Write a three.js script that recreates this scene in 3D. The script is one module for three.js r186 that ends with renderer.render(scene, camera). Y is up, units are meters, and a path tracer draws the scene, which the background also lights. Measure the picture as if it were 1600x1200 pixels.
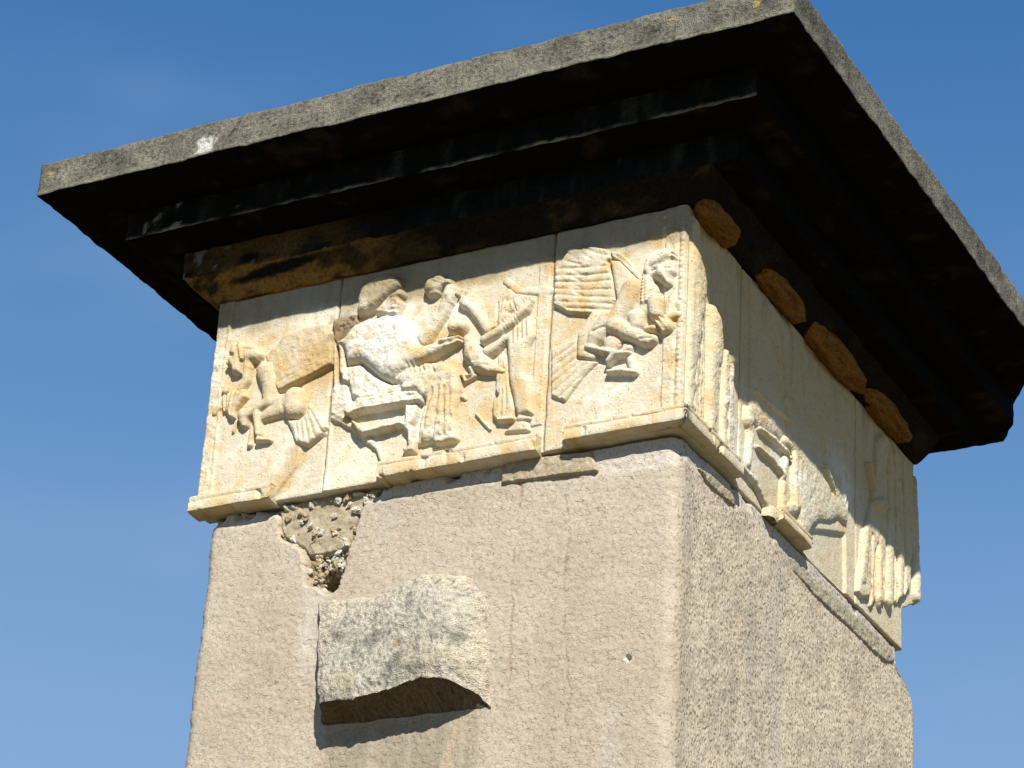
import * as THREE from 'three';
import { ImprovedNoise } from 'three/addons/math/ImprovedNoise.js';
import { mergeGeometries, mergeVertices } from 'three/addons/utils/BufferGeometryUtils.js';

// ---------------------------------------------------------------- camera, sky, sun, exposure
const W1 = 2.52, W2 = 2.88, LIFT = 7.34;            // frieze: width of the front, of the right side, height of its foot above the ground
const OX = W1 / 2, OZ = W2 / 2;                     // the tomb stands centred on its own base
const scene = new THREE.Scene();
const camera = new THREE.PerspectiveCamera(15.196, 4 / 3, 0.5, 6000);
camera.position.set(4.8385, -5.7384 + LIFT, 10.1124);
camera.rotation.set(0.477237, 0.512602, 0.064703, 'YXZ');
const renderer = new THREE.WebGLRenderer({ antialias: true });
renderer.toneMapping = THREE.LinearToneMapping;
renderer.toneMappingExposure = 1.5;
renderer.shadowMap.enabled = true;
const SUN = new THREE.Vector3(0.6, 0.87, 0.945).normalize();
const imp = new ImprovedNoise();
const N = (x, y, z = 0) => imp.noise(x, y, z);
function fbm(x, y, z = 0, o = 4, g = 0.5) { let a = 1, s = 0, t = 0; for (let i = 0; i < o; i++) { s += a * imp.noise(x, y, z + i * 7.3); t += a; a *= g; x *= 2.03; y *= 2.03; z *= 2.03; } return s / t; }
const clamp = (x, a = 0, b = 1) => Math.min(b, Math.max(a, x));
const ss = (a, b, x) => { const t = clamp((x - a) / (b - a)); return t * t * (3 - 2 * t); };
const mix = (a, b, t) => a + (b - a) * t;
const mix3 = (a, b, t) => [mix(a[0], b[0], t), mix(a[1], b[1], t), mix(a[2], b[2], t)];
{
  const w = 1024, h = 512, d = new Float32Array(w * h * 4), stops = [[-90, 0.10, 0.10, 0.09], [-1, 0.24, 0.28, 0.30], [0, 0.36, 0.52, 0.72], [8, 0.29, 0.47, 0.71], [20, 0.228, 0.400, 0.68], [27, 0.114, 0.272, 0.55], [35, 0.052, 0.178, 0.435], [50, 0.034, 0.14, 0.37], [90, 0.022, 0.10, 0.30]];
  for (let j = 0; j < h; j++) for (let i = 0; i < w; i++) {
    const el = (j + 0.5) / h * 180 - 90, az = (i + 0.5) / w * Math.PI * 2, ce = Math.cos(el * Math.PI / 180), se = Math.sin(el * Math.PI / 180);
    let k = 0; while (k < stops.length - 2 && el > stops[k + 1][0]) k++;
    const A = stops[k], B = stops[k + 1], t = clamp((el - A[0]) / (B[0] - A[0]));
    let c = [mix(A[1], B[1], t), mix(A[2], B[2], t), mix(A[3], B[3], t)];
    if (el > 0) {   // thin high haze, in faint streaks
      const x = ce * Math.cos(az), z = ce * Math.sin(az), q = fbm(x * 5 + 3, se * 16, z * 5, 5, 0.55);
      c = mix3(c, [0.62, 0.72, 0.86], 0.10 * ss(0.0, 0.6, q) * ss(75, 20, el));
    }
    d.set([c[0] / 1.5, c[1] / 1.5, c[2] / 1.5, 1], (j * w + i) * 4);
  }
  const t = new THREE.DataTexture(d, w, h, THREE.RGBAFormat, THREE.FloatType);
  t.mapping = THREE.EquirectangularReflectionMapping; t.magFilter = THREE.LinearFilter; t.needsUpdate = true;
  scene.background = t; scene.environment = t;
}
const sun = new THREE.DirectionalLight(new THREE.Color(1, 0.95, 0.85), 5);
sun.target.position.set(-1.3, 6, -1.4); sun.position.copy(SUN).multiplyScalar(40).add(sun.target.position); sun.castShadow = true;
Object.assign(sun.shadow.camera, { left: -8, right: 8, top: 8, bottom: -8, near: 1, far: 90 }); sun.shadow.mapSize.set(4096, 4096);
scene.add(sun, sun.target);

// ---------------------------------------------------------------- stone surfaces
function hash(i, j, s) { let h = Math.imul(i, 374761393) ^ Math.imul(j, 668265263) ^ Math.imul(s, 2147483647 - 58); h = Math.imul(h ^ (h >>> 13), 1274126177); return ((h ^ (h >>> 16)) >>> 0) / 4294967296; }
function pn(x, y, px, py, s) {   // noise that repeats after px, py cells
  const i = Math.floor(x), j = Math.floor(y), f = x - i, g = y - j, u = f * f * f * (f * (f * 6 - 15) + 10), v = g * g * g * (g * (g * 6 - 15) + 10);
  const q = (a, b) => { const t = hash(((i + a) % px + px) % px, ((j + b) % py + py) % py, s) * 6.2832; return Math.cos(t) * (f - a) + Math.sin(t) * (g - b); };
  return 1.45 * mix(mix(q(0, 0), q(1, 0), u), mix(q(0, 1), q(1, 1), u), v);
}
function pits(x, y, p, s) { // distance to the nearest scattered point
  const i = Math.floor(x), j = Math.floor(y); let m = 9;
  for (let a = -1; a < 2; a++) for (let b = -1; b < 2; b++) { const I = ((i + a) % p + p) % p, J = ((j + b) % p + p) % p, dx = i + a + hash(I, J, s) - x, dy = j + b + hash(I, J, s + 1) - y; m = Math.min(m, dx * dx + dy * dy); }
  return Math.sqrt(m);
}
function cracks(x, y, px, py, s) {   // how far the two nearest scattered points differ: near 0 along a net of cracks
  const i = Math.floor(x), j = Math.floor(y); let m = 9, m2 = 9;
  for (let a = -1; a < 2; a++) for (let b = -1; b < 2; b++) { const I = ((i + a) % px + px) % px, J = ((j + b) % py + py) % py, dx = i + a + hash(I, J, s) - x, dy = j + b + hash(I, J, s + 1) - y, d = Math.hypot(dx, dy); if (d < m) { m2 = m; m = d; } else if (d < m2) m2 = d; }
  return m2 - m;
}
function tiles(n, f) {
  const c = new Uint8Array(n * n * 4), b = new Uint8Array(n * n * 4);
  for (let j = 0; j < n; j++) for (let i = 0; i < n; i++) {
    const r = f(i / n, j / n), k = (j * n + i) * 4;
    for (let q = 0; q < 3; q++) { c[k + q] = clamp(r[q]) * 255; b[k + q] = clamp(r[3]) * 255; }
    c[k + 3] = b[k + 3] = 255;
  }
  return [c, b].map((d) => { const t = new THREE.DataTexture(d, n, n); t.wrapS = t.wrapT = THREE.RepeatWrapping; t.magFilter = THREE.LinearFilter; t.minFilter = THREE.LinearFilter; t.needsUpdate = true; return t; });
}
function stone(name, n, bump, metres, f, rough = 0.92) {
  const [c, b] = tiles(n, f); c.repeat.set(1 / metres, 1 / metres); b.repeat.set(1 / metres, 1 / metres);
  return new THREE.MeshPhysicalMaterial({ name, color: new THREE.Color(0.88, 0.88, 0.88), specularIntensity: 0.08, map: c, bumpMap: b, bumpScale: bump, roughness: rough, vertexColors: true, side: THREE.DoubleSide });
}
const M = {
  marble: stone('marble', 768, 0.004, 0.8, (x, y) => {
    const a = pn(x * 20, y * 20, 20, 20, 1), b = pn(x * 55, y * 55, 55, 55, 2), c = pn(x * 130, y * 130, 130, 130, 3), p = pits(x * 46, y * 46, 46, 5);
    const pit = ss(0.22, 0.08, p) * ss(0.05, 0.4, a), v = 0.93 + 0.06 * b + 0.05 * c - 0.25 * pit;
    return [v, v - 0.015 * b, v - 0.05 * a - 0.02, 0.5 + 0.16 * b + 0.14 * c + 0.1 * a - 0.5 * pit];
  }),
  shaft: stone('limestone', 1024, 0.0032, 1.1, (x, y) => {
    const wx = 0.35 * pn(x * 18, y * 18, 18, 18, 11), wy = 0.35 * pn(x * 18, y * 18, 18, 18, 12);
    const g = pn(x * 140, y * 140, 140, 140, 15), b = pn(x * 60, y * 60, 60, 60, 16), big = pn(x * 7, y * 7, 7, 7, 17), br = pn(x * 30, y * 30, 30, 30, 18), b2 = pn(x * 58 + 9, y * 58, 58, 58, 19);
    const n1 = cracks(x * 32 + 0.8 * wx + 0.22 * b, y * 56 + 0.8 * wy + 0.3 * b2, 32, 56, 41), n2 = cracks(x * 52 + 0.3 * b, y * 84 + 0.3 * b2, 52, 84, 43);
    const line = clamp(0.9 * ss(0.12, 0.02, n1 + 0.05 * g) * ss(-0.25, 0.2, br + 0.4 * big) + 0.5 * ss(0.16, 0.03, n2 + 0.05 * g) * ss(-0.1, 0.3, b2 - 0.3 * big)), v = 0.92 + 0.11 * g + 0.08 * b + 0.05 * big - 0.26 * line;
    return [v, v - 0.05 * line, v - 0.1 * line, 0.62 + 0.14 * g + 0.2 * b - 0.4 * line];
  }),
  pocked: stone('pocked limestone', 1024, 0.0042, 0.95, (x, y) => {
    const a = pn(x * 8, y * 6, 8, 6, 31), b = pn(x * 30, y * 24, 30, 24, 32), c = pn(x * 80, y * 66, 80, 66, 33), e = pn(x * 170, y * 150, 170, 150, 34), t = pits(x * 33 + 0.3 * b + 0.15 * c, y * 33 + 0.3 * a + 0.15 * e, 33, 36);
    const pit = ss(0.5, 0.1, t + 0.25 * c) * ss(-0.3, 0.15, b + 0.4 * a), lump = ss(0.1, 0.5, c - 0.5 * b), v = 0.86 + 0.06 * b + 0.08 * c + 0.07 * e - 0.26 * pit + 0.1 * lump;
    return [v, v - 0.01, v - 0.03 - 0.04 * pit, 0.55 + 0.14 * b + 0.18 * c + 0.1 * e - 0.42 * pit];
  }),
  rough: stone('weathered grey stone', 1024, 0.009, 0.9, (x, y) => {
    const a = pn(x * 9, y * 9, 9, 9, 21), b = pn(x * 34, y * 34, 34, 34, 22), c = pn(x * 90, y * 90, 90, 90, 23), p = pits(x * 60, y * 60, 60, 24), q = pits(x * 26, y * 26, 26, 26);
    const e = pn(x * 190, y * 190, 190, 190, 27), f = pn(x * 50, y * 50, 50, 50, 28), dark = ss(0.15, 0.55, 0.7 * f + 0.8 * c + 0.3 * a) + 0.5 * ss(0.3, 0.1, p) * ss(0.0, 0.4, b), pale = ss(0.1, 0.55, -0.6 * f + 0.7 * e - 0.3 * a), v = 0.74 + 0.14 * b + 0.2 * c + 0.22 * e - 0.36 * dark + 0.28 * pale;
    return [v, v, v - 0.03 + 0.04 * a, 0.5 + 0.16 * b + 0.2 * c + 0.16 * e - 0.22 * dark + 0.15 * pale];
  }, 0.95),
};

// ---------------------------------------------------------------- helpers for objects
const tomb = new THREE.Group(); tomb.name = 'pillar_tomb';
tomb.userData = { label: 'tall square stone pillar tomb with carved marble frieze under stepped grey capstone', category: 'tomb' };
tomb.position.set(-OX, 0, -OZ); scene.add(tomb);
// a part or sub-part; its geometry is written with the frieze's near bottom corner as origin
const used = new Map();
function part(name, geometry, material, parent = tomb, label, kind) {
  geometry.translate(OX * 2 - OX, LIFT, OZ * 2 - OZ);
  const m = new THREE.Mesh(geometry, material), k = used.get(name) ?? 0; used.set(name, k + 1);
  m.name = k ? name + '_' + String(k).padStart(3, '0') : name;
  m.castShadow = m.receiveShadow = true;
  if (label) m.userData.label = label;
  if (kind) m.userData.kind = kind;
  parent.add(m); return m;
}
const FRONT = (u, v, z) => [u, v, z], RIGHT = (u, v, z) => [z, v, -u];   // (along, up, out of the wall) -> tomb
function build(pos, uv, col, idx) {
  const g = new THREE.BufferGeometry();
  g.setAttribute('position', new THREE.Float32BufferAttribute(pos, 3)); g.setAttribute('uv', new THREE.Float32BufferAttribute(uv, 2)); g.setAttribute('color', new THREE.Float32BufferAttribute(col, 3));
  g.setIndex(idx); g.computeVertexNormals(); return g;
}
// carved marble: cream, with ochre patina, pale scoured spots, brown rain streaks under the top and painted cornice shade
const SPOTS = [];   // [face, u, v, radius, colour, strength]
function marbleColor(face, u, v, h, tone = 0) {
  const z = face === FRONT ? 0 : 40, n1 = fbm(u * 2.3, v * 2.6, z + 1, 4), n2 = fbm(u * 11, v * 11, z + 5, 4), n3 = fbm(u * 38, v * 38, z + 9, 2), st = fbm(u * 9, v * 1.1, z + 15, 4);
  let c = face === FRONT ? [0.65, 0.585, 0.455] : [0.66, 0.585, 0.43];
  c = mix3(c, [0.80, 0.765, 0.68], 0.75 * ss(0.05, 0.35, -n1 + 0.4 * n2));
  c = mix3(c, [0.60, 0.43, 0.20], (face === FRONT ? 0.68 : 0.4) * ss(-0.08, 0.38, n1 * 0.8 + n2 * 0.9 + tone));
  c = mix3(c, [0.50, 0.31, 0.11], 0.45 * ss(0.22, 0.5, n2 + 0.35 * n3 + tone * 0.5));
  c = mix3(c, face === FRONT ? [0.31, 0.265, 0.18] : [0.61, 0.465, 0.25], 0.8 * ss(face === FRONT ? 0.8 : 0.35, face === FRONT ? 0.9 : 0.6, v + 0.12 * n1 + 0.05 * n2));  // upper zone: dirt, toned further to paint in the cornice shadow
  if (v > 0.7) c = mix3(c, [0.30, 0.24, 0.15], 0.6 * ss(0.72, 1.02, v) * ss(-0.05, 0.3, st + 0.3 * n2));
  for (const s of SPOTS) if (s[0] === face) { const d = Math.hypot(u - s[1], v - s[2]) / s[3]; if (d < 1.3) c = mix3(c, s[4], s[5] * ss(1.2, 0.4, d + 0.9 * n2)); }
  const k = 1 + 0.10 * n3 + 0.05 * n2; return [c[0] * k, c[1] * k, c[2] * k];
}

let DEPTH = 0.85;
// A height field on a wall: shapes are laid on it, softly joined, and what stands out becomes a mesh
class Field {
  constructor(u0, u1, v0, v1, res) { this.u0 = u0; this.v0 = v0; this.r = res; this.nx = Math.ceil((u1 - u0) / res) + 1; this.ny = Math.ceil((v1 - v0) / res) + 1; this.h = new Float32Array(this.nx * this.ny).fill(-1); }
  each(pts, m, f) {
    let a = 9, b = -9, c = 9, d = -9; for (const p of pts) { a = Math.min(a, p[0]); b = Math.max(b, p[0]); c = Math.min(c, p[1]); d = Math.max(d, p[1]); }
    const { r, u0, v0, nx, ny } = this, i0 = Math.max(0, Math.floor((a - m - u0) / r)), i1 = Math.min(nx - 1, Math.ceil((b + m - u0) / r)), j0 = Math.max(0, Math.floor((c - m - v0) / r)), j1 = Math.min(ny - 1, Math.ceil((d + m - v0) / r));
    for (let j = j0; j <= j1; j++) for (let i = i0; i <= i1; i++) f(u0 + i * r, v0 + j * r, j * nx + i);
  }
  put(k, z, s) { const a = this.h[k]; if (a < -0.5) { this.h[k] = z; return; } const t = Math.max(s - Math.abs(a - z), 0) / s; this.h[k] = Math.max(a, z) + t * t * s * 0.25; }
  cap(pts, h, s = 0.008) {   // a limb: tapered, round, along a line of [u, v, radius]
    const R = Math.max(...pts.map((p) => p[2]));
    this.each(pts, R + 0.02, (u, v, k) => {
      let best = -1;
      for (let q = 0; q < Math.max(1, pts.length - 1); q++) {
        const A = pts[q], B = pts[Math.min(q + 1, pts.length - 1)], dx = B[0] - A[0], dy = B[1] - A[1], L = dx * dx + dy * dy, t = L ? clamp(((u - A[0]) * dx + (v - A[1]) * dy) / L) : 0;
        const d = Math.hypot(u - A[0] - dx * t, v - A[1] - dy * t), r = mix(A[2], B[2], t), hh = h * Math.min(1, 0.45 + 0.55 * r / R), z = d < r ? DEPTH * hh * Math.sqrt(1 - (d / r) ** 2.6) : -(d - r) * 2;
        if (z > best) best = z;
      }
      if (best > -0.05) this.put(k, best, s);
    }); return this;
  }
  poly(pts, h, b, s = 0.008) {   // a plateau with a rounded border of width b
    const n = pts.length;
    this.each(pts, 0.02, (u, v, k) => {
      let d = 9, inside = false;
      for (let i = 0, j = n - 1; i < n; j = i++) {
        const A = pts[j], B = pts[i], dx = B[0] - A[0], dy = B[1] - A[1], t = clamp(((u - A[0]) * dx + (v - A[1]) * dy) / (dx * dx + dy * dy || 1));
        d = Math.min(d, Math.hypot(u - A[0] - dx * t, v - A[1] - dy * t));
        if ((A[1] > v) !== (B[1] > v) && u < A[0] + (v - A[1]) / (B[1] - A[1]) * dx) inside = !inside;
      }
      const z = inside ? DEPTH * h * Math.sqrt(1 - (1 - Math.min(1, d / (b * 0.65))) ** 2) : -d * 2;
      if (z > -0.05) this.put(k, z, s);
    }); return this;
  }
  groove(pts, w, dep) {
    dep *= 0.75;
    this.each(pts, w * 2.5, (u, v, k) => {
      if (this.h[k] < -0.03) return; let d = 9;
      for (let q = 0; q < pts.length - 1; q++) { const A = pts[q], B = pts[q + 1], dx = B[0] - A[0], dy = B[1] - A[1], t = clamp(((u - A[0]) * dx + (v - A[1]) * dy) / (dx * dx + dy * dy || 1)); d = Math.min(d, Math.hypot(u - A[0] - dx * t, v - A[1] - dy * t)); }
      this.h[k] -= dep * (0.75 + 1.1 * N(u * 17, v * 17, 55)) * Math.exp(-((d / w) ** 2));
    }); return this;
  }
  grooves(list, w, dep) { for (const l of list) this.groove(l, w, dep); return this; }
  wear(n) {   // centuries of weather: edges go soft
    const { nx, ny } = this; let a = this.h; for (let i = 0; i < a.length; i++) a[i] = Math.max(a[i], -0.016);
    for (let q = 0; q < n; q++) { const b = a.slice(); for (let j = 1; j < ny - 1; j++) for (let i = 1; i < nx - 1; i++) { const k = j * nx + i; b[k] = (4 * a[k] + 2 * (a[k - 1] + a[k + 1] + a[k - nx] + a[k + nx]) + a[k - nx - 1] + a[k - nx + 1] + a[k + nx - 1] + a[k + nx + 1]) / 16; } a = b; }
    this.h = a; return this;
  }
  mesh(face, { tone = 0, rough = 0.003, z0 = 0, paint, amt = 1 } = {}) {
    const { nx, ny, h, r, u0, v0 } = this, id = new Int32Array(nx * ny).fill(-1), pos = [], uv = [], col = [], idx = [];
    const vert = (k) => {
      if (id[k] >= 0) return id[k];
      const u = u0 + (k % nx) * r, v = v0 + Math.floor(k / nx) * r; let z = Math.max(-0.014, h[k]);
      z += rough * (fbm(u * 26, v * 26, face === FRONT ? 2 : 62, 3, 0.6) + 0.7 * fbm(u * 8, v * 8, 31, 2));
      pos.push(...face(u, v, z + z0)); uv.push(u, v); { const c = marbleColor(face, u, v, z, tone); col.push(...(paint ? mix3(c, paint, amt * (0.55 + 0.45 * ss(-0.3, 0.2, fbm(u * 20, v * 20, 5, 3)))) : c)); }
      return (id[k] = pos.length / 3 - 1);
    };
    for (let j = 0; j < ny - 1; j++) for (let i = 0; i < nx - 1; i++) {
      const a = j * nx + i, b = a + 1, c = a + nx, d = c + 1;
      if (Math.max(h[a], h[b], h[c], h[d]) < -0.006) continue;
      const A = vert(a), B = vert(b), C = vert(c), D = vert(d); idx.push(A, B, D, A, D, C);
    }
    return build(pos, uv, col, idx);
  }
}
const RES = 0.0038;
let slabNow, faceNow, box;
function figure(name, f, o = {}, label) { const F = new Field(...box, RES); f(F); F.wear(o.wear ?? 1); return part(name, F.mesh(faceNow, o), M.marble, slabNow, label); }

// a slab of the frieze: a carved sheet with worn borders and a body 12 cm thick
function slabGeometry(face, u0, u1, v0, v1, recess, end) {
  const r = 0.006, nx = Math.round((u1 - u0) / r), ny = Math.round((v1 - v0) / r), pos = [], uv = [], col = [], idx = [];
  const seed = face === FRONT ? 3 : 23;
  for (let j = -1; j <= ny + 1; j++) for (let i = -1; i <= nx + 1; i++) {
    const ii = clamp(i, 0, nx), jj = clamp(j, 0, ny), back = i !== ii || j !== jj; let u = mix(u0, u1, ii / nx), v = mix(v0, v1, jj / ny);
    const e = Math.min(u - u0, u1 - u, v - v0 + 0.004, v1 - v), wear = ss(0.014, 0, e);
    let z = 0.004 * fbm(u * 5, v * 5, seed, 3) + 0.0022 * fbm(u * 22, v * 22, seed + 4, 3) - 0.006 * wear * (1 + 0.8 * N(u * 14, v * 14, seed));
    z -= recess ? recess(u, v) : 0;
    if (ii === 0) u += 0.006 * (fbm(0, v * 9, seed + u0, 3)); if (ii === nx) u += 0.006 * fbm(3, v * 9, seed + u1, 3);
    if (jj === 0) v += 0.008 * fbm(u * 7, 0, seed + 8, 3);
    if (end) u = u0 + (u - u0) * (end(v) - u0) / (u1 - u0);
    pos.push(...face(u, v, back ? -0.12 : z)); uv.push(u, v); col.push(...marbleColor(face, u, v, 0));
  }
  const w = nx + 3; for (let j = 0; j < ny + 2; j++) for (let i = 0; i < nx + 2; i++) { const a = j * w + i; idx.push(a, a + 1, a + w + 1, a, a + w + 1, a + w); }
  return build(pos, uv, col, idx);
}
function slab(face, u0, u1, v0, v1, label, recess, end) {
  faceNow = face; box = [u0 - 0.02, u1 + 0.03, v0 - 0.02, v1 + 0.01];
  slabNow = part('frieze_slab', slabGeometry(face, u0, u1, v0, v1, recess, end), M.marble, tomb, label); return slabNow;
}
// the projecting fillet along the foot of a slab: a worn moulding swept along it
function ledge(face, u0, u1, top, bot, out, miter = [0, 0], label) {
  const prof = [[-0.02, top + 0.004], [0.3, top + 0.003], [0.82, top], [0.9, top - 0.004], [0.91, top - 0.016], [0.84, top - 0.02], [0.86, top - 0.026], [0.97, top - 0.034], [1, bot + 0.022], [0.98, bot + 0.01], [0.93, bot + 0.004], [0.6, bot], [-0.25, bot - 0.002]];
  const n = Math.ceil((u1 - u0) / 0.006), pos = [], uv = [], col = [], idx = [], m = prof.length + 2;
  for (let i = 0; i <= n; i++) for (let k = -1; k <= prof.length; k++) {
    const end = i === 0 || i === n, kk = clamp(k, 0, prof.length - 1); let u = mix(u0, u1, i / n), z = prof[kk][0] * out, v = prof[kk][1]; const calm = Math.min(1, miter[1] ? (u1 - u) / 0.05 : miter[0] ? (u - u0) / 0.05 : 1);
    const nz = fbm(u * 10, kk * 0.35, u0 * 3 + 4, 4, 0.6), chip = ss(0.24, 0.46, fbm(u * 16, kk * 0.2, 9 + u1, 3));
    z += calm * (0.006 * nz - 0.02 * chip * ss(0.5, 1, z / out)); v += 0.006 * fbm(u * 9, kk * 0.4, 17 + u1, 3) + (v < (top + bot) / 2 ? 0.012 * chip : 0);
    if (end && !miter[i === n ? 1 : 0]) { u += 0.012 * N(kk * 1.3, i, u1); }
    if (k !== kk) z = -0.06;
    u += (i === n ? miter[1] : i === 0 ? miter[0] : 0) * z;
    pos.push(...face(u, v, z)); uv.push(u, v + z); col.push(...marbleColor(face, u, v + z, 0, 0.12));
  }
  for (let i = 0; i < n; i++) for (let k = 0; k < m - 1; k++) { const a = i * m + k; idx.push(a, a + 1, a + m + 1, a, a + m + 1, a + m); }
  for (const i of [0, n]) for (let k = 1; k < m - 1; k++) idx.push(i * m, i * m + k, i * m + k + 1);
  return part('ledge', build(pos, uv, col, idx), M.marble, slabNow, label);
}

// ---------------------------------------------------------------- ground (far below the frame)
{
  const g = new THREE.PlaneGeometry(4000, 4000, 160, 160); g.rotateX(-Math.PI / 2);
  const p = g.attributes.position, col = [];
  for (let i = 0; i < p.count; i++) { const x = p.getX(i), z = p.getZ(i), d = Math.hypot(x, z); p.setY(i, 6 * ss(40, 900, d) * fbm(x * 0.004, z * 0.004, 3, 3) - 0.02); const n = fbm(x * 0.02, z * 0.02, 8, 3); col.push(...mix3([0.15, 0.12, 0.07], [0.075, 0.08, 0.035], ss(-0.2, 0.3, n))); }
  g.setAttribute('color', new THREE.Float32BufferAttribute(col, 3)); g.computeVertexNormals();
  const m = new THREE.Mesh(g, new THREE.MeshStandardMaterial({ name: 'dry grass and soil', vertexColors: true, roughness: 1 }));
  m.name = 'ground'; m.receiveShadow = true; m.userData = { kind: 'structure', label: 'dry grassy ground around the pillar tomb' }; scene.add(m);
}

// ---------------------------------------------------------------- the shaft
const HOLE = [-1.766, -0.543];
const SX0 = -2.475, SX1 = -0.008, SZ0 = -0.032, SZ1 = -2.91, SR = 0.06;
const CAVITY = [[-2.092, -0.149], [-2.054, -0.299], [-1.935, -0.37], [-1.88, -0.558], [-1.784, -0.629], [-1.707, -0.609], [-1.679, -0.461], [-1.647, -0.364], [-1.632, -0.237], [-1.534, -0.124]];
function inPoly(pts, u, v) { let d = 9, ins = false; for (let i = 0, j = pts.length - 1; i < pts.length; j = i++) { const A = pts[j], B = pts[i], dx = B[0] - A[0], dy = B[1] - A[1], t = clamp(((u - A[0]) * dx + (v - A[1]) * dy) / (dx * dx + dy * dy || 1)); d = Math.min(d, Math.hypot(u - A[0] - dx * t, v - A[1] - dy * t)); if ((A[1] > v) !== (B[1] > v) && u < A[0] + (v - A[1]) / (B[1] - A[1]) * dx) ins = !ins; } return ins ? d : -d; }
const CRACKS = [[[-0.79, -0.25], [-0.791, -0.438], [-0.809, -0.645], [-0.793, -0.987], [-0.784, -1.226]], [[-0.799, -0.223], [-0.782, -0.605]], [[-0.543, -0.398], [-0.544, -0.783], [-0.525, -1.009], [-0.5, -1.205], [-0.488, -1.543]]];
let shaft;
{
  const xm = [SX0, SX1], zm = [SZ1, SZ0], per = [];
  const edge = (ax, az, bx, bz, nx, nz, step, id) => { const L = Math.hypot(bx - ax, bz - az), n = Math.ceil(L / step); for (let i = 0; i < n; i++) { const t = i / n; per.push([mix(ax, bx, t), mix(az, bz, t), nx, nz, id, t * L]); } };
  const arc = (cx, cz, a0, id) => { for (let i = 0; i < 7; i++) { const a = a0 + i / 7 * Math.PI / 2; per.push([cx + SR * Math.cos(a), cz + SR * Math.sin(a), Math.cos(a), Math.sin(a), id, 0]); } };
  // seen from above, starting at the far left corner and going along front, right side, back, left side
  edge(SX0 + SR, SZ0, SX1 - SR, SZ0, 0, 1, 0.0065, 0);
  { const c = []; for (let i = 0; i < 7; i++) { const a = Math.PI / 2 - i / 7 * Math.PI / 2; c.push([SX1 - SR + SR * Math.cos(a), SZ0 - SR + SR * Math.sin(a), Math.cos(a), Math.sin(a), i < 4 ? 0 : 1, 0]); } per.push(...c); }
  edge(SX1, SZ0 - SR, SX1, SZ1 + SR, 1, 0, 0.008, 1);
  { for (let i = 0; i < 7; i++) { const a = -i / 7 * Math.PI / 2; per.push([SX1 - SR + SR * Math.cos(a), SZ1 + SR + SR * Math.sin(a), Math.cos(a), Math.sin(a), 1, 0]); } }
  edge(SX1 - SR, SZ1, SX0 + SR, SZ1, 0, -1, 0.06, 2);
  { for (let i = 0; i < 7; i++) { const a = -Math.PI / 2 - i / 7 * Math.PI / 2; per.push([SX0 + SR + SR * Math.cos(a), SZ1 + SR + SR * Math.sin(a), Math.cos(a), Math.sin(a), 3, 0]); } }
  edge(SX0, SZ1 + SR, SX0, SZ0 - SR, -1, 0, 0.03, 3);
  { for (let i = 0; i < 7; i++) { const a = Math.PI - i / 7 * Math.PI / 2; per.push([SX0 + SR + SR * Math.cos(a), SZ0 - SR + SR * Math.sin(a), Math.cos(a), Math.sin(a), 0, 0]); } }
  const ys = []; for (let y = -0.128; y > -2.0; y -= 0.0068) ys.push(y); for (let y = -2.0; y > -LIFT - 0.2; y -= 0.25) ys.push(y); ys.push(-LIFT - 0.3);
  const cum = [0]; for (let i = 1; i <= per.length; i++) { const A = per[i - 1], B = per[i % per.length]; cum.push(cum[i - 1] + Math.hypot(B[0] - A[0], B[1] - A[1])); }
  const n = per.length, pos = [], uv = [], col = [], idx = [], side = [];
  for (let j = 0; j < ys.length; j++) for (let i = 0; i <= n; i++) {
    const [x, z, nx, nz, id] = per[i % n]; let y = ys[j], d = 0, c;
    const u = id === 0 ? x : id === 1 ? -z : x + z, big = fbm(x * 1.3, y * 1.3, z * 1.3 + 2, 3), mid = fbm(x * 9, y * 11, z * 9 + 4, 4, 0.55), fine = fbm(x * 34, y * 40, z * 34 + 8, 3, 0.6), off = id === 1 ? ss(0.06, 0.22, -z + 0.03 * mid) : 1;
    d += 0.012 * big;
    if (id === 0) { d += 0.005 * mid + 0.0035 * fine; } else if (id === 1) { const rg = Math.abs(N(u * 30 + 0.5 * N(u * 12, y * 12), y * 34, 3)) + 0.6 * Math.abs(N(u * 60, y * 66, 9)); d += 0.005 * mid - off * 0.003 * ss(0.5, 0.0, rg) * ss(-0.4, 0.3, mid + 0.3) + 0.002 * fine; } else d += 0.008 * mid;
    // colour of the stone itself
    const side1 = mix3([0.72, 0.625, 0.49], [0.53, 0.46, 0.365], ss(-0.2, 0.35, mid * 0.9 + fine * 0.6 + 0.5 * fbm(x * 3, y * 3, z * 3, 3))); c = mix3([0.51, 0.447, 0.36], [0.465, 0.398, 0.31], ss(-0.2, 0.3, big + mid * 0.4)); if (id === 1) c = mix3(c, side1, off);
    c = mix3(c, [0.42, 0.33, 0.26], 0.18 * ss(0.05, 0.4, fbm(u * 2.2, y * 0.8, 21, 3)));
    const tint = fbm(u * 5, y * 0.7, id * 3 + 31, 3); c = mix3(c, [0.50, 0.46, 0.40], 0.5 * ss(0.1, 0.45, tint));
    // paler broken band along the top
    const lip = -0.2 + 0.05 * fbm(u * 6, 0, id + 51, 3) + (id === 0 && u > -0.45 ? -0.06 : 0) + (id === 1 && u < 0.35 ? -0.03 : 0);
    const band = ss(lip - 0.015, lip + 0.015, y); c = mix3(c, [0.60, 0.56, 0.50], 0.8 * band); d += -0.004 * band + 0.0; 
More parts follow.
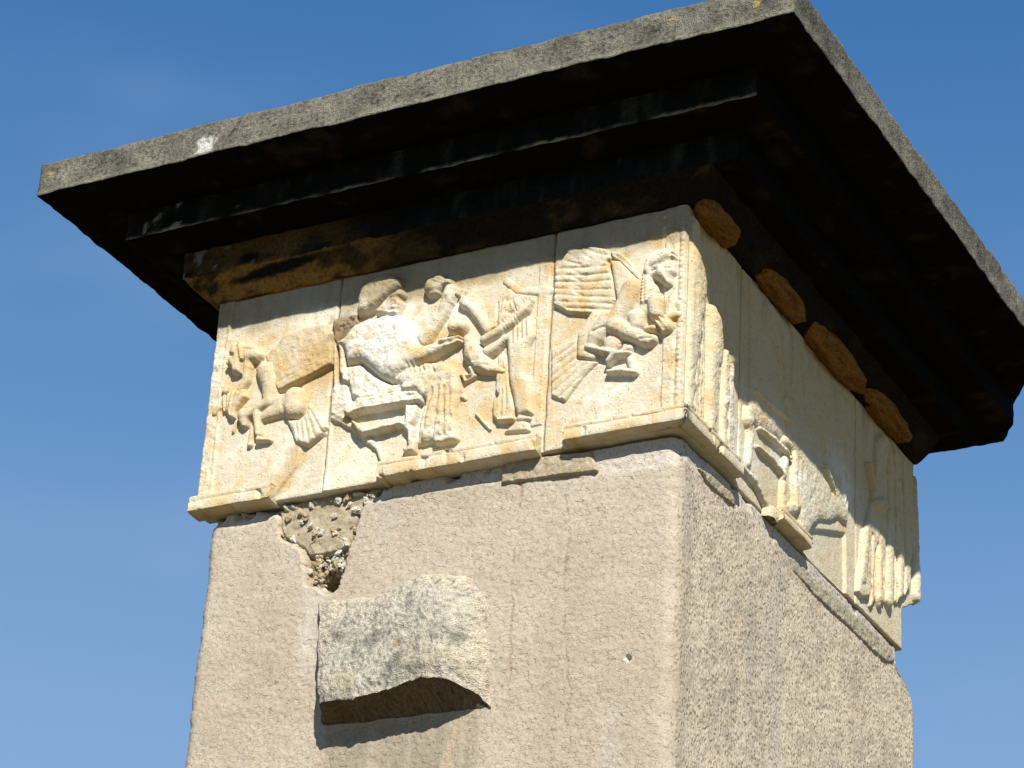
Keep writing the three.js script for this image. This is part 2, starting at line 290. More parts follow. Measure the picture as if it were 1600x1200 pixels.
    if (id === 0 || id === 1) {   // chipped upper edge
      const chip = ss(0.0, 0.3, fbm(u * 7, y * 4, id + 61, 4) + 0.12 * 0), top = ss(-0.185, -0.135, y + 0.03 * fbm(u * 12, 1, id + 66, 3)); d -= (id ? 0.014 : 0.05) * top * chip;
    }
    if (id === 0 && y > -0.75 && u < -1.4) {   // broken out hollow under the frieze, half filled
      const q = inPoly(CAVITY, u, y) + 0.035 * fbm(u * 13, y * 13, 71, 5, 0.65); d -= 0.075 * ss(-0.008, 0.03, q) + 0.05 * ss(-0.44, -0.56, y) * ss(0, 0.05, q); d -= 0.13 * ss(0.07, 0.025, Math.hypot(u - HOLE[0], y - HOLE[1])); if (q > 0) c = mix3(c, [0.42, 0.33, 0.21], ss(0, 0.02, q));
    }
    if (id === 0) { for (const k of CRACKS) { let m = 9; for (let q = 0; q < k.length - 1; q++) { const A = k[q], B = k[q + 1], dx = B[0] - A[0], dy = B[1] - A[1], t = clamp(((u - A[0]) * dx + (y - A[1]) * dy) / (dx * dx + dy * dy)); m = Math.min(m, Math.hypot(u + 0.03 * N(y * 9, 4) - A[0] - dx * t, y - A[1] - dy * t)); } if (m < 0.03) { d -= 0.003 * ss(0.006, 0.002, m) * ss(-0.2, 0.1, mid); c = mix3(c, [0.33, 0.25, 0.18], 0.7 * ss(0.008, 0.003, m) * ss(-0.25, 0.1, fine + mid)); } } 
      c = mix3(c, [0.62, 0.57, 0.50], 0.7 * ss(0.10, 0.0, Math.abs(u + 1.84 + 0.06 * mid)) * ss(-0.55, -0.7, y) * ss(-1.15, -0.8, y));      // pale wash left of the boss
      if (y < -1.25) { const w = ss(-1.25, -1.33, y) * ss(-1.8, -1.62, u + 0.05 * mid) * ss(-0.86, -0.98, u + 0.05 * mid), st = fbm(u * 8, y * 1.2, 81, 3); c = mix3(c, [0.30, 0.265, 0.20], 0.75 * w * ss(-0.3, 0.15, st)); c = mix3(c, [0.48, 0.36, 0.20], 0.6 * w * ss(0.0, 0.3, -st)); }
      const hole = Math.hypot(u + 0.22, (y + 1.15)); if (hole < 0.03) { d -= 0.03 * ss(0.016, 0.006, hole); c = mix3(c, [0.7, 0.66, 0.58], 0.6 * ss(0.03, 0.015, hole)); }
    }
    if (id === 1) { const line = Math.abs(u - 2.17 - 0.02 * N(y * 5, 2)); c = mix3(c, [0.55, 0.50, 0.42], 0.6 * ss(0.02, 0.005, line) * ss(-0.9, -0.4, y)); const chip = ss(-0.34 + 0.1 * (u - 2.65), -0.2, y) * ss(2.5, 2.95, u); d -= 0.28 * chip * 0; }
    let X = x + nx * d, Z = z + nz * d;
    // worn corners: the left one ragged, the far right one broken off at the top
    const cl = Math.hypot(X - SX0, Z - SZ0); if (cl < 0.12) X += 0.045 * ss(0.12, 0, cl) * (0.35 + 0.6 * fbm(0.5, y * 6, 91, 4, 0.6));
    const cr = Math.hypot(X - SX1, Z - SZ1), far = 0.30 * ss(-0.36, -0.22, y + 0.03 * N(u * 9, y * 9, 5)); if (far > 0 && Z < SZ1 + far) { Z = mix(Z, SZ1 + far, 0.96); }
    const cn = Math.hypot(X - SX1, Z - SZ0); if (cn < 0.08) { const q = 0.012 * ss(0.10, 0, cn) * (0.6 + 1.0 * fbm(1.5, y * 7, 95, 3)); X -= q; Z -= q; }
    pos.push(X, y + (j === 0 ? 0.0 : 0), Z); uv.push(cum[i], y); col.push(...c);
  }
  for (let j = 0; j < ys.length - 1; j++) for (let i = 0; i < n; i++) { const a = j * (n + 1) + i; (per[i][4] === 1 ? side : idx).push(a, a + n + 1, a + n + 2, a, a + n + 2, a + 1); }
  const k = pos.length / 3; pos.push((SX0 + SX1) / 2, -0.128, (SZ0 + SZ1) / 2); uv.push(0, 0); col.push(0.4, 0.36, 0.3); for (let i = 0; i < n; i++) idx.push(k, i, i + 1);
  const first = idx.length, g = build(pos, uv, col, idx.concat(side)); g.addGroup(0, first, 0); g.addGroup(first, side.length, 1);
  shaft = part('shaft', g, [M.shaft, M.pocked], tomb, 'pinkish grey limestone shaft with crazed surface');
}
// the lifting boss left on the front of the shaft
{
  const lerp1 = (t, T) => { let k = 0; while (k < T.length - 2 && t > T[k + 1][0]) k++; const A = T[k], B = T[k + 1]; return mix(A[1], B[1], clamp((t - A[0]) / (B[0] - A[0]))); };
  const U0 = -1.795, U1 = -0.885, nu = 150, pos = [], uv = [], col = [], idx = [], nb = 76;
  const P = [[0, 0], [0.04, 0.165], [0.09, 0.187], [0.35, 0.19], [0.55, 0.20], [0.7, 0.22], [0.82, 0.20], [0.93, 0.10], [1, 0.0]], YF = [[0, -1.225], [0.05, -1.232], [0.26, -1.238], [0.48, -1.222], [0.6, -1.20], [0.7, -1.192], [0.83, -1.21], [0.95, -1.25], [1, -1.305]];
  const YT = [[0, -0.655], [0.1, -0.66], [0.38, -0.675], [0.48, -0.63], [0.62, -0.60], [0.85, -0.64], [0.95, -0.74], [1, -0.80]];
  for (let i = 0; i <= nu; i++) for (let b = 0; b <= nb; b++) {
    const a = i / nu, p = lerp1(a, P), yf = lerp1(a, YF) + 0.022 * fbm(a * 16, 0, 5, 5, 0.65), yt = lerp1(a, YT) + 0.012 * fbm(a * 10, 1, 5, 3), jag = 0.012 * fbm(b * 0.12, a * 4, 9, 3, 0.6), yb = mix(-1.272, -1.30, a); let u, y, z, under = false; const U = (t) => a < 0.04 ? mix(mix(-1.795, -1.735, t), mix(-1.785, -1.655, t), a / 0.04) : mix(mix(-1.785, -1.655, t), mix(-0.91, -0.87, t), (a - 0.04) / 0.96);
    if (b <= 56) { const t = b / 56; y = mix(yt, yf, t); z = p * (0.18 * ss(0, 0.06, t) + 0.82 * Math.pow(t, 0.85)) - 0.006 + 0.02 * Math.sin(t * 3.1) * ss(0.4, 0.7, a) * ss(1, 0.8, a); u = U(t) + jag; }
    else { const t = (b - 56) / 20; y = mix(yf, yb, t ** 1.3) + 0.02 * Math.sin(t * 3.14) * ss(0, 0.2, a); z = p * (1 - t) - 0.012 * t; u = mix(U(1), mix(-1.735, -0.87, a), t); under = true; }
    const e = b === 56 ? 1 : ss(9, 0, Math.abs(b - 56)); z -= 0.024 * e * ss(0, 0.05, p); y += 0.008 * e;
    const n1 = fbm(u * 7, y * 7, 7 + z * 6, 4, 0.55), n2 = fbm(u * 30, y * 30, z * 30, 3, 0.6); z += (0.022 * n1 + 0.011 * n2) * ss(0, 0.03, p); y += 0.006 * n2;
    const lich = fbm(u * 6.5, y * 7, 44, 4, 0.6);
    let c = mix3([0.57, 0.53, 0.455], [0.29, 0.275, 0.245], ss(0.02, 0.38, lich + 0.3 * n2)); c = mix3(c, [0.66, 0.62, 0.54], ss(0.08, 0.35, -lich)); c = mix3(c, [0.42, 0.36, 0.22], 0.5 * ss(0.12, 0.4, fbm(u * 5, y * 5, 55, 3)));
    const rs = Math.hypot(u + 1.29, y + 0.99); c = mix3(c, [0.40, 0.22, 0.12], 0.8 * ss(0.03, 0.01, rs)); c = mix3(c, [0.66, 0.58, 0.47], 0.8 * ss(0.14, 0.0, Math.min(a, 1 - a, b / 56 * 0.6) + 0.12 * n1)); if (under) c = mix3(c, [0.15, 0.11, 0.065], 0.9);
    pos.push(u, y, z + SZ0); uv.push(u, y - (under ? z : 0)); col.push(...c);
  }
  for (let i = 0; i < nu; i++) for (let b = 0; b < nb; b++) { const q = i * (nb + 1) + b; idx.push(q, q + 1, q + nb + 2, q, q + nb + 2, q + nb + 1); }
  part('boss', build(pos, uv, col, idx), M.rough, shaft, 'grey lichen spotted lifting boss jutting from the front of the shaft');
}
// mortar, rubble and fill between shaft and frieze
const rock = (r, s, c, sq = [1, 1, 1]) => { const g = new THREE.IcosahedronGeometry(r, 1), p = g.attributes.position, col = [], uv = []; for (let i = 0; i < p.count; i++) { const x = p.getX(i) / r, y = p.getY(i) / r, z = p.getZ(i) / r, k = r * (1 + 0.9 * N(x * 1.1 + s, y * 1.1, z * 1.1) + 0.2 * N(x * 2.7, y * 2.7 + s, z * 2.7)); p.setXYZ(i, x * k * sq[0], y * k * sq[1], z * k * sq[2]); const q = 0.9 + 0.25 * N(x * 2 + s, y * 2, z * 2 + 4); col.push(c[0] * q, c[1] * q, c[2] * q); uv.push(x * r + s, y * r + z * r); } g.setAttribute('color', new THREE.Float32BufferAttribute(col, 3)); g.setAttribute('uv', new THREE.Float32BufferAttribute(uv, 2)); g.computeVertexNormals(); return g; };
let seed = 7; const rnd = () => { seed = (seed + 0x6d2b79f5) | 0; let t = Math.imul(seed ^ (seed >>> 15), 1 | seed); t = (t + Math.imul(t ^ (t >>> 7), 61 | t)) ^ t; return ((t ^ (t >>> 14)) >>> 0) / 4294967296; };
function mortar(face, pts, h, b, z0, label, c0 = [0.40, 0.34, 0.24], rough = 0.010) {
  const us = pts.map((p) => p[0]), vs = pts.map((p) => p[1]), F = new Field(Math.min(...us) - 0.02, Math.max(...us) + 0.02, Math.min(...vs) - 0.02, Math.max(...vs) + 0.02, 0.005); F.poly(pts, h, b);
  const g = F.mesh(face, { rough, z0 }), p = g.attributes.uv, col = []; for (let i = 0; i < p.count; i++) { const u = p.getX(i), v = p.getY(i), n = fbm(u * 12, v * 14, 3, 4, 0.6), k = 1 + 0.3 * n; col.push(...mix3(c0, [0.50, 0.45, 0.36], ss(0.1, 0.4, fbm(u * 30, v * 30, 6, 3))).map((x) => x * k)); }
  g.setAttribute('color', new THREE.Float32BufferAttribute(col, 3)); return part('mortar_patch', g, M.marble, shaft, label);
}
mortar(FRONT, [[-2.093, -0.142], [-2.053, -0.286], [-1.936, -0.357], [-1.896, -0.408], [-1.793, -0.407], [-1.685, -0.396], [-1.646, -0.235], [-1.534, -0.117], [-1.854, -0.083]], 0.03, 0.02, -0.085, 'brown mortar fill under the broken left end of the frieze');
mortar(FRONT, [[-0.891, -0.11], [-0.886, -0.225], [-0.642, -0.235], [-0.405, -0.245], [-0.442, -0.138], [-0.648, -0.127]], 0.035, 0.012, -0.045, 'smooth brown mortar strip beneath the middle ledge');
mortar(RIGHT, [[0.199, -0.208], [0.298, -0.248], [0.493, -0.242], [0.62, -0.23], [0.575, -0.174], [0.349, -0.181]], 0.03, 0.02, -0.026, 'mortar wedge under the right hand ledge');
mortar(RIGHT, [[1.23, -0.193], [1.624, -0.17], [1.996, -0.163], [2.339, -0.152], [2.561, -0.144], [2.614, -0.214], [2.488, -0.269], [2.252, -0.278], [1.913, -0.276], [1.546, -0.285], [1.278, -0.27]], 0.05, 0.03, -0.044, 'long mortar strip along the far foot of the right side', [0.40, 0.355, 0.27]);
{
  const bits = [], white = [0.66, 0.62, 0.54], tan = [0.44, 0.35, 0.22];
  const at = (u, v, r, c, z) => { const g = rock(r, rnd() * 90, c, [0.8 + rnd() * 0.6, 0.7 + rnd() * 0.5, 0.9]); g.rotateZ(rnd() * 6); g.translate(u, v, z); return g; };
  for (const [x, y, r] of [[-1.655, -0.214, 0.035], [-1.611, -0.176, 0.029], [-1.706, -0.18, 0.024], [-1.91, -0.146, 0.027], [-1.7, -0.381, 0.024], [-1.869, -0.277, 0.019], [-1.572, -0.157, 0.021], [-1.738, -0.414, 0.02]]) part('rubble_stone', at(x, y, r * 0.6, white, -0.058), M.marble, shaft);
  for (let i = 0; i < 1100 && bits.length < 210; i++) {
    const u = mix(-2.08, -1.52, rnd()), v = mix(-0.61, -0.14, rnd()), q = inPoly(CAVITY, u, v); if (q < 0.006 || Math.hypot(u - HOLE[0], v - HOLE[1]) < 0.05) continue;
    const low = ss(-0.25, -0.42, v), near = ss(0.05, 0.0, q); if (rnd() > 0.05 + 0.8 * low + 0.3 * near * ss(-1.8, -1.6, u)) continue;
    bits.push(at(u, v, mix(0.007, 0.02, rnd() ** 2), rnd() < 0.45 ? white : tan, mix(-0.052, -0.105, low * rnd() + 0.3 * low)));
  }
  part('rubble', mergeGeometries(bits), M.marble, shaft, 'loose white and tan rubble packed in the hollow', 'stuff');
}

// ---------------------------------------------------------------- the frieze, front
const O = [0.52, 0.33, 0.12], WHT = [0.76, 0.74, 0.71];
SPOTS.push([FRONT, -1.50, 0.62, 0.20, WHT, 0.8], [FRONT, -1.66, 0.45, 0.16, [0.74, 0.72, 0.68], 0.6], [FRONT, ...[-2.022, 0.59], 0.06, WHT, 0.6], [FRONT, ...[-1.647, 0.011], 0.16, [0.80, 0.75, 0.62], 0.8], [FRONT, ...[-1.882, 0.557], 0.13, O, 0.7], [FRONT, ...[-1.783, 0.749], 0.10, [0.27, 0.20, 0.12], 0.9], [FRONT, ...[-1.204, 0.202], 0.12, [0.60, 0.42, 0.20], 0.7], [FRONT, ...[-0.14, 0.862], 0.05, O, 0.6], [FRONT, ...[-0.241, 0.598], 0.07, O, 0.6], [FRONT, ...[-0.686, 0.827], 0.05, O, 0.7], [FRONT, ...[-1.981, 0.095], 0.06, O, 0.6], [FRONT, ...[-2.045, -0.027], 0.07, O, 0.6]);
DEPTH = 0.74;
const J1 = -1.826, J2 = -0.673, G = 0.0015;
slab(FRONT, -W1, J1 - G, -0.115, 1.03, 'left front slab with a winged figure flying left', (u, v) => 0.014 * ss(-0.01, 0.006, inPoly([[-1.96, 0.141], [-1.976, 0.046], [-2.078, -0.083], [-2.122, -0.148], [-1.784, -0.204], [-1.805, 0.186], [-1.874, 0.174]], u, v)));
figure('winged_figure', (F) => {
  F.poly([[-2.419, 0.716], [-2.412, 0.763], [-2.39, 0.778], [-2.333, 0.757], [-2.25, 0.731], [-2.234, 0.705], [-2.223, 0.668], [-2.242, 0.636], [-2.3, 0.644], [-2.326, 0.653], [-2.327, 0.618], [-2.329, 0.583], [-2.374, 0.588], [-2.395, 0.608], [-2.402, 0.629], [-2.423, 0.661], [-2.417, 0.68]], 0.066, 0.045);
  for (let i = 0; i < 8; i++) F.cap([[...[[-2.352, 0.754]][0].map((q, k) => mix(q, [[-2.33, 0.66]][0][k], i / 7)), 0.0105]], 0.082, 0.004);
  F.cap([[-2.42, 0.661, 0.009], [-2.411, 0.652, 0.011]], 0.06, 0.004).cap([[-2.277, 0.675, 0.036], [-2.25, 0.673, 0.029]], 0.068).cap([[-2.387, 0.674, 0.029], [-2.367, 0.619, 0.028]], 0.06).cap([[-2.309, 0.665, 0.037], [-2.304, 0.62, 0.029]], 0.056).cap([[-2.308, 0.627, 0.029], [-2.305, 0.55, 0.026], [-2.339, 0.493, 0.021]], 0.05);
  F.poly([[-2.258, 0.598], [-2.226, 0.643], [-2.139, 0.632], [-2.1, 0.523], [-2.102, 0.445], [-2.133, 0.372], [-2.198, 0.4], [-2.212, 0.488], [-2.246, 0.551]], 0.066, 0.09).cap([[-2.159, 0.402, 0.034], [-2.241, 0.371, 0.026], [-2.289, 0.358, 0.042]], 0.068).cap([[-2.289, 0.326, 0.031], [-2.283, 0.306, 0.021]], 0.058);
  F.cap([[-2.099, 0.391, 0.049], [-2.015, 0.376, 0.061]], 0.06, 0.015).cap([[-2.019, 0.407, 0.055], [-2.012, 0.347, 0.06]], 0.072);
  F.cap([[-2.082, 0.36, 0.049], [-2.191, 0.332, 0.027]], 0.055).cap([[-2.219, 0.351, 0.026], [-2.2, 0.241, 0.02]], 0.055).cap([[-2.196, 0.211, 0.017], [-2.129, 0.198, 0.011]], 0.05).cap([[-2.241, 0.286, 0.015], [-2.247, 0.197, 0.017]], 0.032);
  F.grooves([[[-2.409, 0.7], [-2.383, 0.69]], [[-2.414, 0.636], [-2.386, 0.624]], [[-2.321, 0.652], [-2.329, 0.618], [-2.33, 0.585]]], 0.006, 0.022);
  F.grooves([[[-2.388, 0.761], [-2.324, 0.731], [-2.241, 0.708]], [[-2.325, 0.713], [-2.266, 0.697], [-2.229, 0.691]], [[-2.076, 0.418], [-2.073, 0.368], [-2.044, 0.313]]], 0.006, 0.010);
  for (let i = 0; i < 5; i++) F.groove([[-2.352 + 0.016 * i + 0.0, 0.70], [-2.35 + 0.016 * i, 0.662]], 0.004, 0.006);
}, { tone: 0.06, paint: [0.60, 0.46, 0.27], amt: 0.4 });
figure('carried_figure', (F) => {
  F.poly([[-2.411, 0.481], [-2.391, 0.509], [-2.304, 0.506], [-2.283, 0.457], [-2.314, 0.428], [-2.34, 0.392], [-2.339, 0.348], [-2.371, 0.351], [-2.405, 0.395]], 0.05, 0.035).cap([[-2.425, 0.515, 0.021], [-2.421, 0.534, 0.017]], 0.035).cap([[-2.428, 0.484, 0.012], [-2.415, 0.406, 0.011]], 0.03).cap([[-2.455, 0.432, 0.02], [-2.472, 0.404, 0.018]], 0.028).cap([[-2.343, 0.336, 0.011], [-2.354, 0.288, 0.01]], 0.02);
  F.grooves([[[-2.382, 0.495], [-2.389, 0.389]], [[-2.356, 0.496], [-2.365, 0.378]], [[-2.329, 0.497], [-2.348, 0.406]], [[-2.302, 0.492], [-2.328, 0.434]]], 0.006, 0.012);
}, { tone: 0.05, paint: [0.58, 0.43, 0.24], amt: 0.5 });
figure('wing', (F) => {
  F.poly([[-2.208, 0.658], [-2.147, 0.707], [-2.118, 0.743], [-1.983, 0.773], [-1.871, 0.773], [-1.857, 0.722], [-1.829, 0.703], [-1.812, 0.537], [-1.969, 0.486], [-2.105, 0.446], [-2.132, 0.479]], 0.05, 0.02);
  F.grooves([[[-2.182, 0.66], [-2.121, 0.712], [-2.084, 0.73]], [[-2.098, 0.498], [-1.977, 0.537], [-1.832, 0.578]]], 0.006, 0.005);
}, { tone: 0.1, rough: 0.007, paint: [0.54, 0.39, 0.21], amt: 0.55 });
figure('tail', (F) => {
  F.poly([[-2.057, 0.295], [-1.969, 0.28], [-1.941, 0.315], [-1.939, 0.367], [-1.838, 0.259], [-1.82, 0.216], [-1.856, 0.178], [-1.922, 0.135], [-1.996, 0.167], [-2.021, 0.234]], 0.03, 0.03);
  F.grooves([[[-2.021, 0.277], [-1.99, 0.173]], [[-1.995, 0.272], [-1.969, 0.157]], [[-1.969, 0.274], [-1.942, 0.146]], [[-1.947, 0.282], [-1.911, 0.153]], [[-1.933, 0.298], [-1.881, 0.172]], [[-1.926, 0.328], [-1.851, 0.197]]], 0.006, 0.010);
});
figure('border_strip', (F) => { F.poly([[-2.52, 1.02], [-2.43, 1.02], [-2.445, 0.5], [-2.43, -0.04], [-2.52, -0.04]], 0.016, 0.02); F.groove([[-2.455, 1], [-2.462, 0.5], [-2.455, 0]], 0.008, 0.008); }, { rough: 0.008 });
ledge(FRONT, -2.535, -2.08, -0.045, -0.125, 0.05, [0, 0], 'short broken ledge at the left foot of the frieze');

slab(FRONT, J1 + G, J2 - G, -0.115, 1.03, 'middle front slab with a seated figure facing a standing one', (u, v) => 0.006 * ss(-0.01, 0.01, inPoly([[-1.805, 0.258], [-1.717, 0.205], [-1.614, 0.122], [-1.53, 0.026], [-1.503, -0.027], [-1.496, -0.105], [-1.503, -0.199], [-1.795, -0.15], [-1.805, 0.19]], u, v)));
figure('seated_figure', (F) => {
  F.poly([[-1.702, 0.777], [-1.707, 0.871], [-1.693, 0.923], [-1.648, 0.961], [-1.559, 0.977], [-1.506, 0.959], [-1.47, 0.926], [-1.467, 0.888], [-1.527, 0.84], [-1.6, 0.791], [-1.644, 0.781]], 0.078, 0.06);
  F.poly([[-1.607, 0.767], [-1.527, 0.84], [-1.467, 0.876], [-1.446, 0.84], [-1.453, 0.824], [-1.463, 0.818], [-1.453, 0.792], [-1.458, 0.774], [-1.47, 0.727], [-1.537, 0.734], [-1.59, 0.749]], 0.074, 0.035).cap([[-1.537, 0.731, 0.049], [-1.531, 0.667, 0.068]], 0.06);
  F.poly([[-1.819, 0.649], [-1.762, 0.669], [-1.71, 0.728], [-1.641, 0.746], [-1.538, 0.74], [-1.474, 0.735], [-1.416, 0.69], [-1.338, 0.553], [-1.303, 0.509], [-1.348, 0.444], [-1.427, 0.419], [-1.431, 0.386], [-1.48, 0.374], [-1.526, 0.395], [-1.595, 0.461], [-1.654, 0.516], [-1.734, 0.513], [-1.762, 0.6]], 0.085, 0.09);
  F.cap([[-1.462, 0.46, 0.068], [-1.327, 0.489, 0.046], [-1.235, 0.511, 0.034], [-1.186, 0.52, 0.028]], 0.10).cap([[-1.218, 0.532, 0.018], [-1.126, 0.542, 0.01]], 0.085).cap([[-1.191, 0.505, 0.016], [-1.142, 0.517, 0.009]], 0.08).cap([[-1.181, 0.537, 0.015], [-1.121, 0.519, 0.009]], 0.075);
  F.cap([[-1.326, 0.582, 0.046], [-1.278, 0.647, 0.038], [-1.24, 0.695, 0.032], [-1.226, 0.742, 0.038], [-1.207, 0.82, 0.036]], 0.055);
  F.poly([[-1.48, 0.382], [-1.411, 0.448], [-1.299, 0.451], [-1.185, 0.429], [-1.126, 0.387], [-1.109, 0.274], [-1.123, 0.187], [-1.113, 0.012], [-1.203, 0.028], [-1.316, 0.021], [-1.312, 0.125], [-1.289, 0.254], [-1.401, 0.33]], 0.062, 0.07);
  F.cap([[-1.209, 0.029, 0.022], [-1.117, 0.025, 0.017]], 0.06).cap([[-1.204, 0.782, 0.031], [-1.201, 0.75, 0.021]], 0.06);
  F.grooves([[[-1.249, 0.295], [-1.275, 0.167], [-1.294, 0.026]], [[-1.219, 0.307], [-1.221, 0.175], [-1.229, 0.056]], [[-1.187, 0.289], [-1.174, 0.052]], [[-1.159, 0.29], [-1.144, 0.059]], [[-1.203, 0.105], [-1.211, 0.059], [-1.178, 0.023]]], 0.008, 0.014);
  F.grooves([[[-1.389, 0.444], [-1.375, 0.398]], [[-1.367, 0.446], [-1.352, 0.4]], [[-1.345, 0.448], [-1.325, 0.398]], [[-1.323, 0.45], [-1.301, 0.399]], [[-1.302, 0.452], [-1.273, 0.4]], [[-1.28, 0.45], [-1.243, 0.379]]], 0.006, 0.014);
  F.grooves([[[-1.507, 0.819], [-1.473, 0.82]], [[-1.514, 0.758], [-1.47, 0.754]], [[-1.467, 0.732], [-1.401, 0.628], [-1.335, 0.549]], [[-1.677, 0.791], [-1.595, 0.806], [-1.522, 0.854], [-1.462, 0.889]], [[-1.484, 0.783], [-1.459, 0.781]]], 0.007, 0.012);
  F.grooves([[[-1.157, 0.579], [-1.101, 0.568]], [[-1.239, 0.515], [-1.141, 0.526]]], 0.005, 0.008);
}, { rough: 0.009 });
figure('broken_patch', (F) => F.poly([[-1.863, 0.797], [-1.801, 0.801], [-1.71, 0.791], [-1.698, 0.751], [-1.754, 0.68], [-1.82, 0.658], [-1.834, 0.709], [-1.851, 0.744]], 0.016, 0.02), { rough: 0.02, paint: [0.25, 0.185, 0.11] }, 'dark brown broken patch behind the shoulder');
figure('egg', (F) => F.cap([[-1.155, 0.597, 0.042], [-1.131, 0.601, 0.038]], 0.095), { tone: -0.1 });
figure('flower', (F) => { F.cap([[-1.291, 0.85, 0.057], [-1.276, 0.86, 0.049]], 0.075).poly([[-1.269, 0.89], [-1.192, 0.867], [-1.189, 0.835], [-1.252, 0.836]], 0.06, 0.02); F.grooves([[[-1.306, 0.875], [-1.253, 0.852]], [[-1.32, 0.818], [-1.257, 0.818]], [[-1.294, 0.889], [-1.229, 0.859]]], 0.006, 0.014); }, { tone: -0.05 });
figure('throne', (F) => {
  F.poly([[-1.747, 0.513], [-1.663, 0.51], [-1.586, 0.436], [-1.479, 0.369], [-1.403, 0.361], [-1.412, 0.313], [-1.645, 0.321], [-1.696, 0.348]], 0.035, 0.02).poly([[-1.646, 0.322], [-1.412, 0.315], [-1.329, 0.295], [-1.3, 0.262], [-1.303, 0.237], [-1.393, 0.244], [-1.639, 0.248], [-1.685, 0.231], [-1.728, 0.256], [-1.686, 0.291]], 0.072, 0.014);
  F.poly([[-1.694, 0.231], [-1.586, 0.156], [-1.399, 0.162], [-1.389, 0.138], [-1.6, 0.12], [-1.628, 0.133]], 0.066, 0.014).poly([[-1.395, 0.246], [-1.323, 0.233], [-1.321, 0.211], [-1.336, 0.154], [-1.351, 0.131], [-1.331, 0.111], [-1.34, 0.064], [-1.314, 0.052], [-1.321, -0.012], [-1.384, -0.009], [-1.393, 0.025], [-1.361, 0.026], [-1.371, 0.097], [-1.403, 0.134], [-1.39, 0.152]], 0.052, 0.02);
  F.cap([[-1.388, 0.333, 0.038], [-1.32, 0.33, 0.038], [-1.298, 0.292, 0.028]], 0.078).poly([[-1.79, 0.654], [-1.76, 0.654], [-1.722, 0.429], [-1.745, 0.426], [-1.77, 0.485]], 0.055, 0.014).poly([[-1.826, 0.64], [-1.804, 0.644], [-1.775, 0.377], [-1.8, 0.382]], 0.035, 0.012);
  F.poly([[-1.806, 0.27], [-1.82, 0.409], [-1.739, 0.431], [-1.686, 0.294], [-1.722, 0.255], [-1.618, 0.132], [-1.677, 0.192], [-1.738, 0.227]], 0.03, 0.03).cap([[-1.799, 0.263, 0.014], [-1.684, 0.193, 0.017], [-1.614, 0.126, 0.017], [-1.532, 0.053, 0.016], [-1.498, -0.034, 0.012], [-1.489, -0.083, 0.012]], 0.022);
  F.grooves([[[-1.433, 0.342], [-1.378, 0.353], [-1.333, 0.338]], [[-1.418, 0.308], [-1.33, 0.307]], [[-1.384, 0.278], [-1.315, 0.271]]], 0.006, 0.014);
}, { rough: 0.010 });
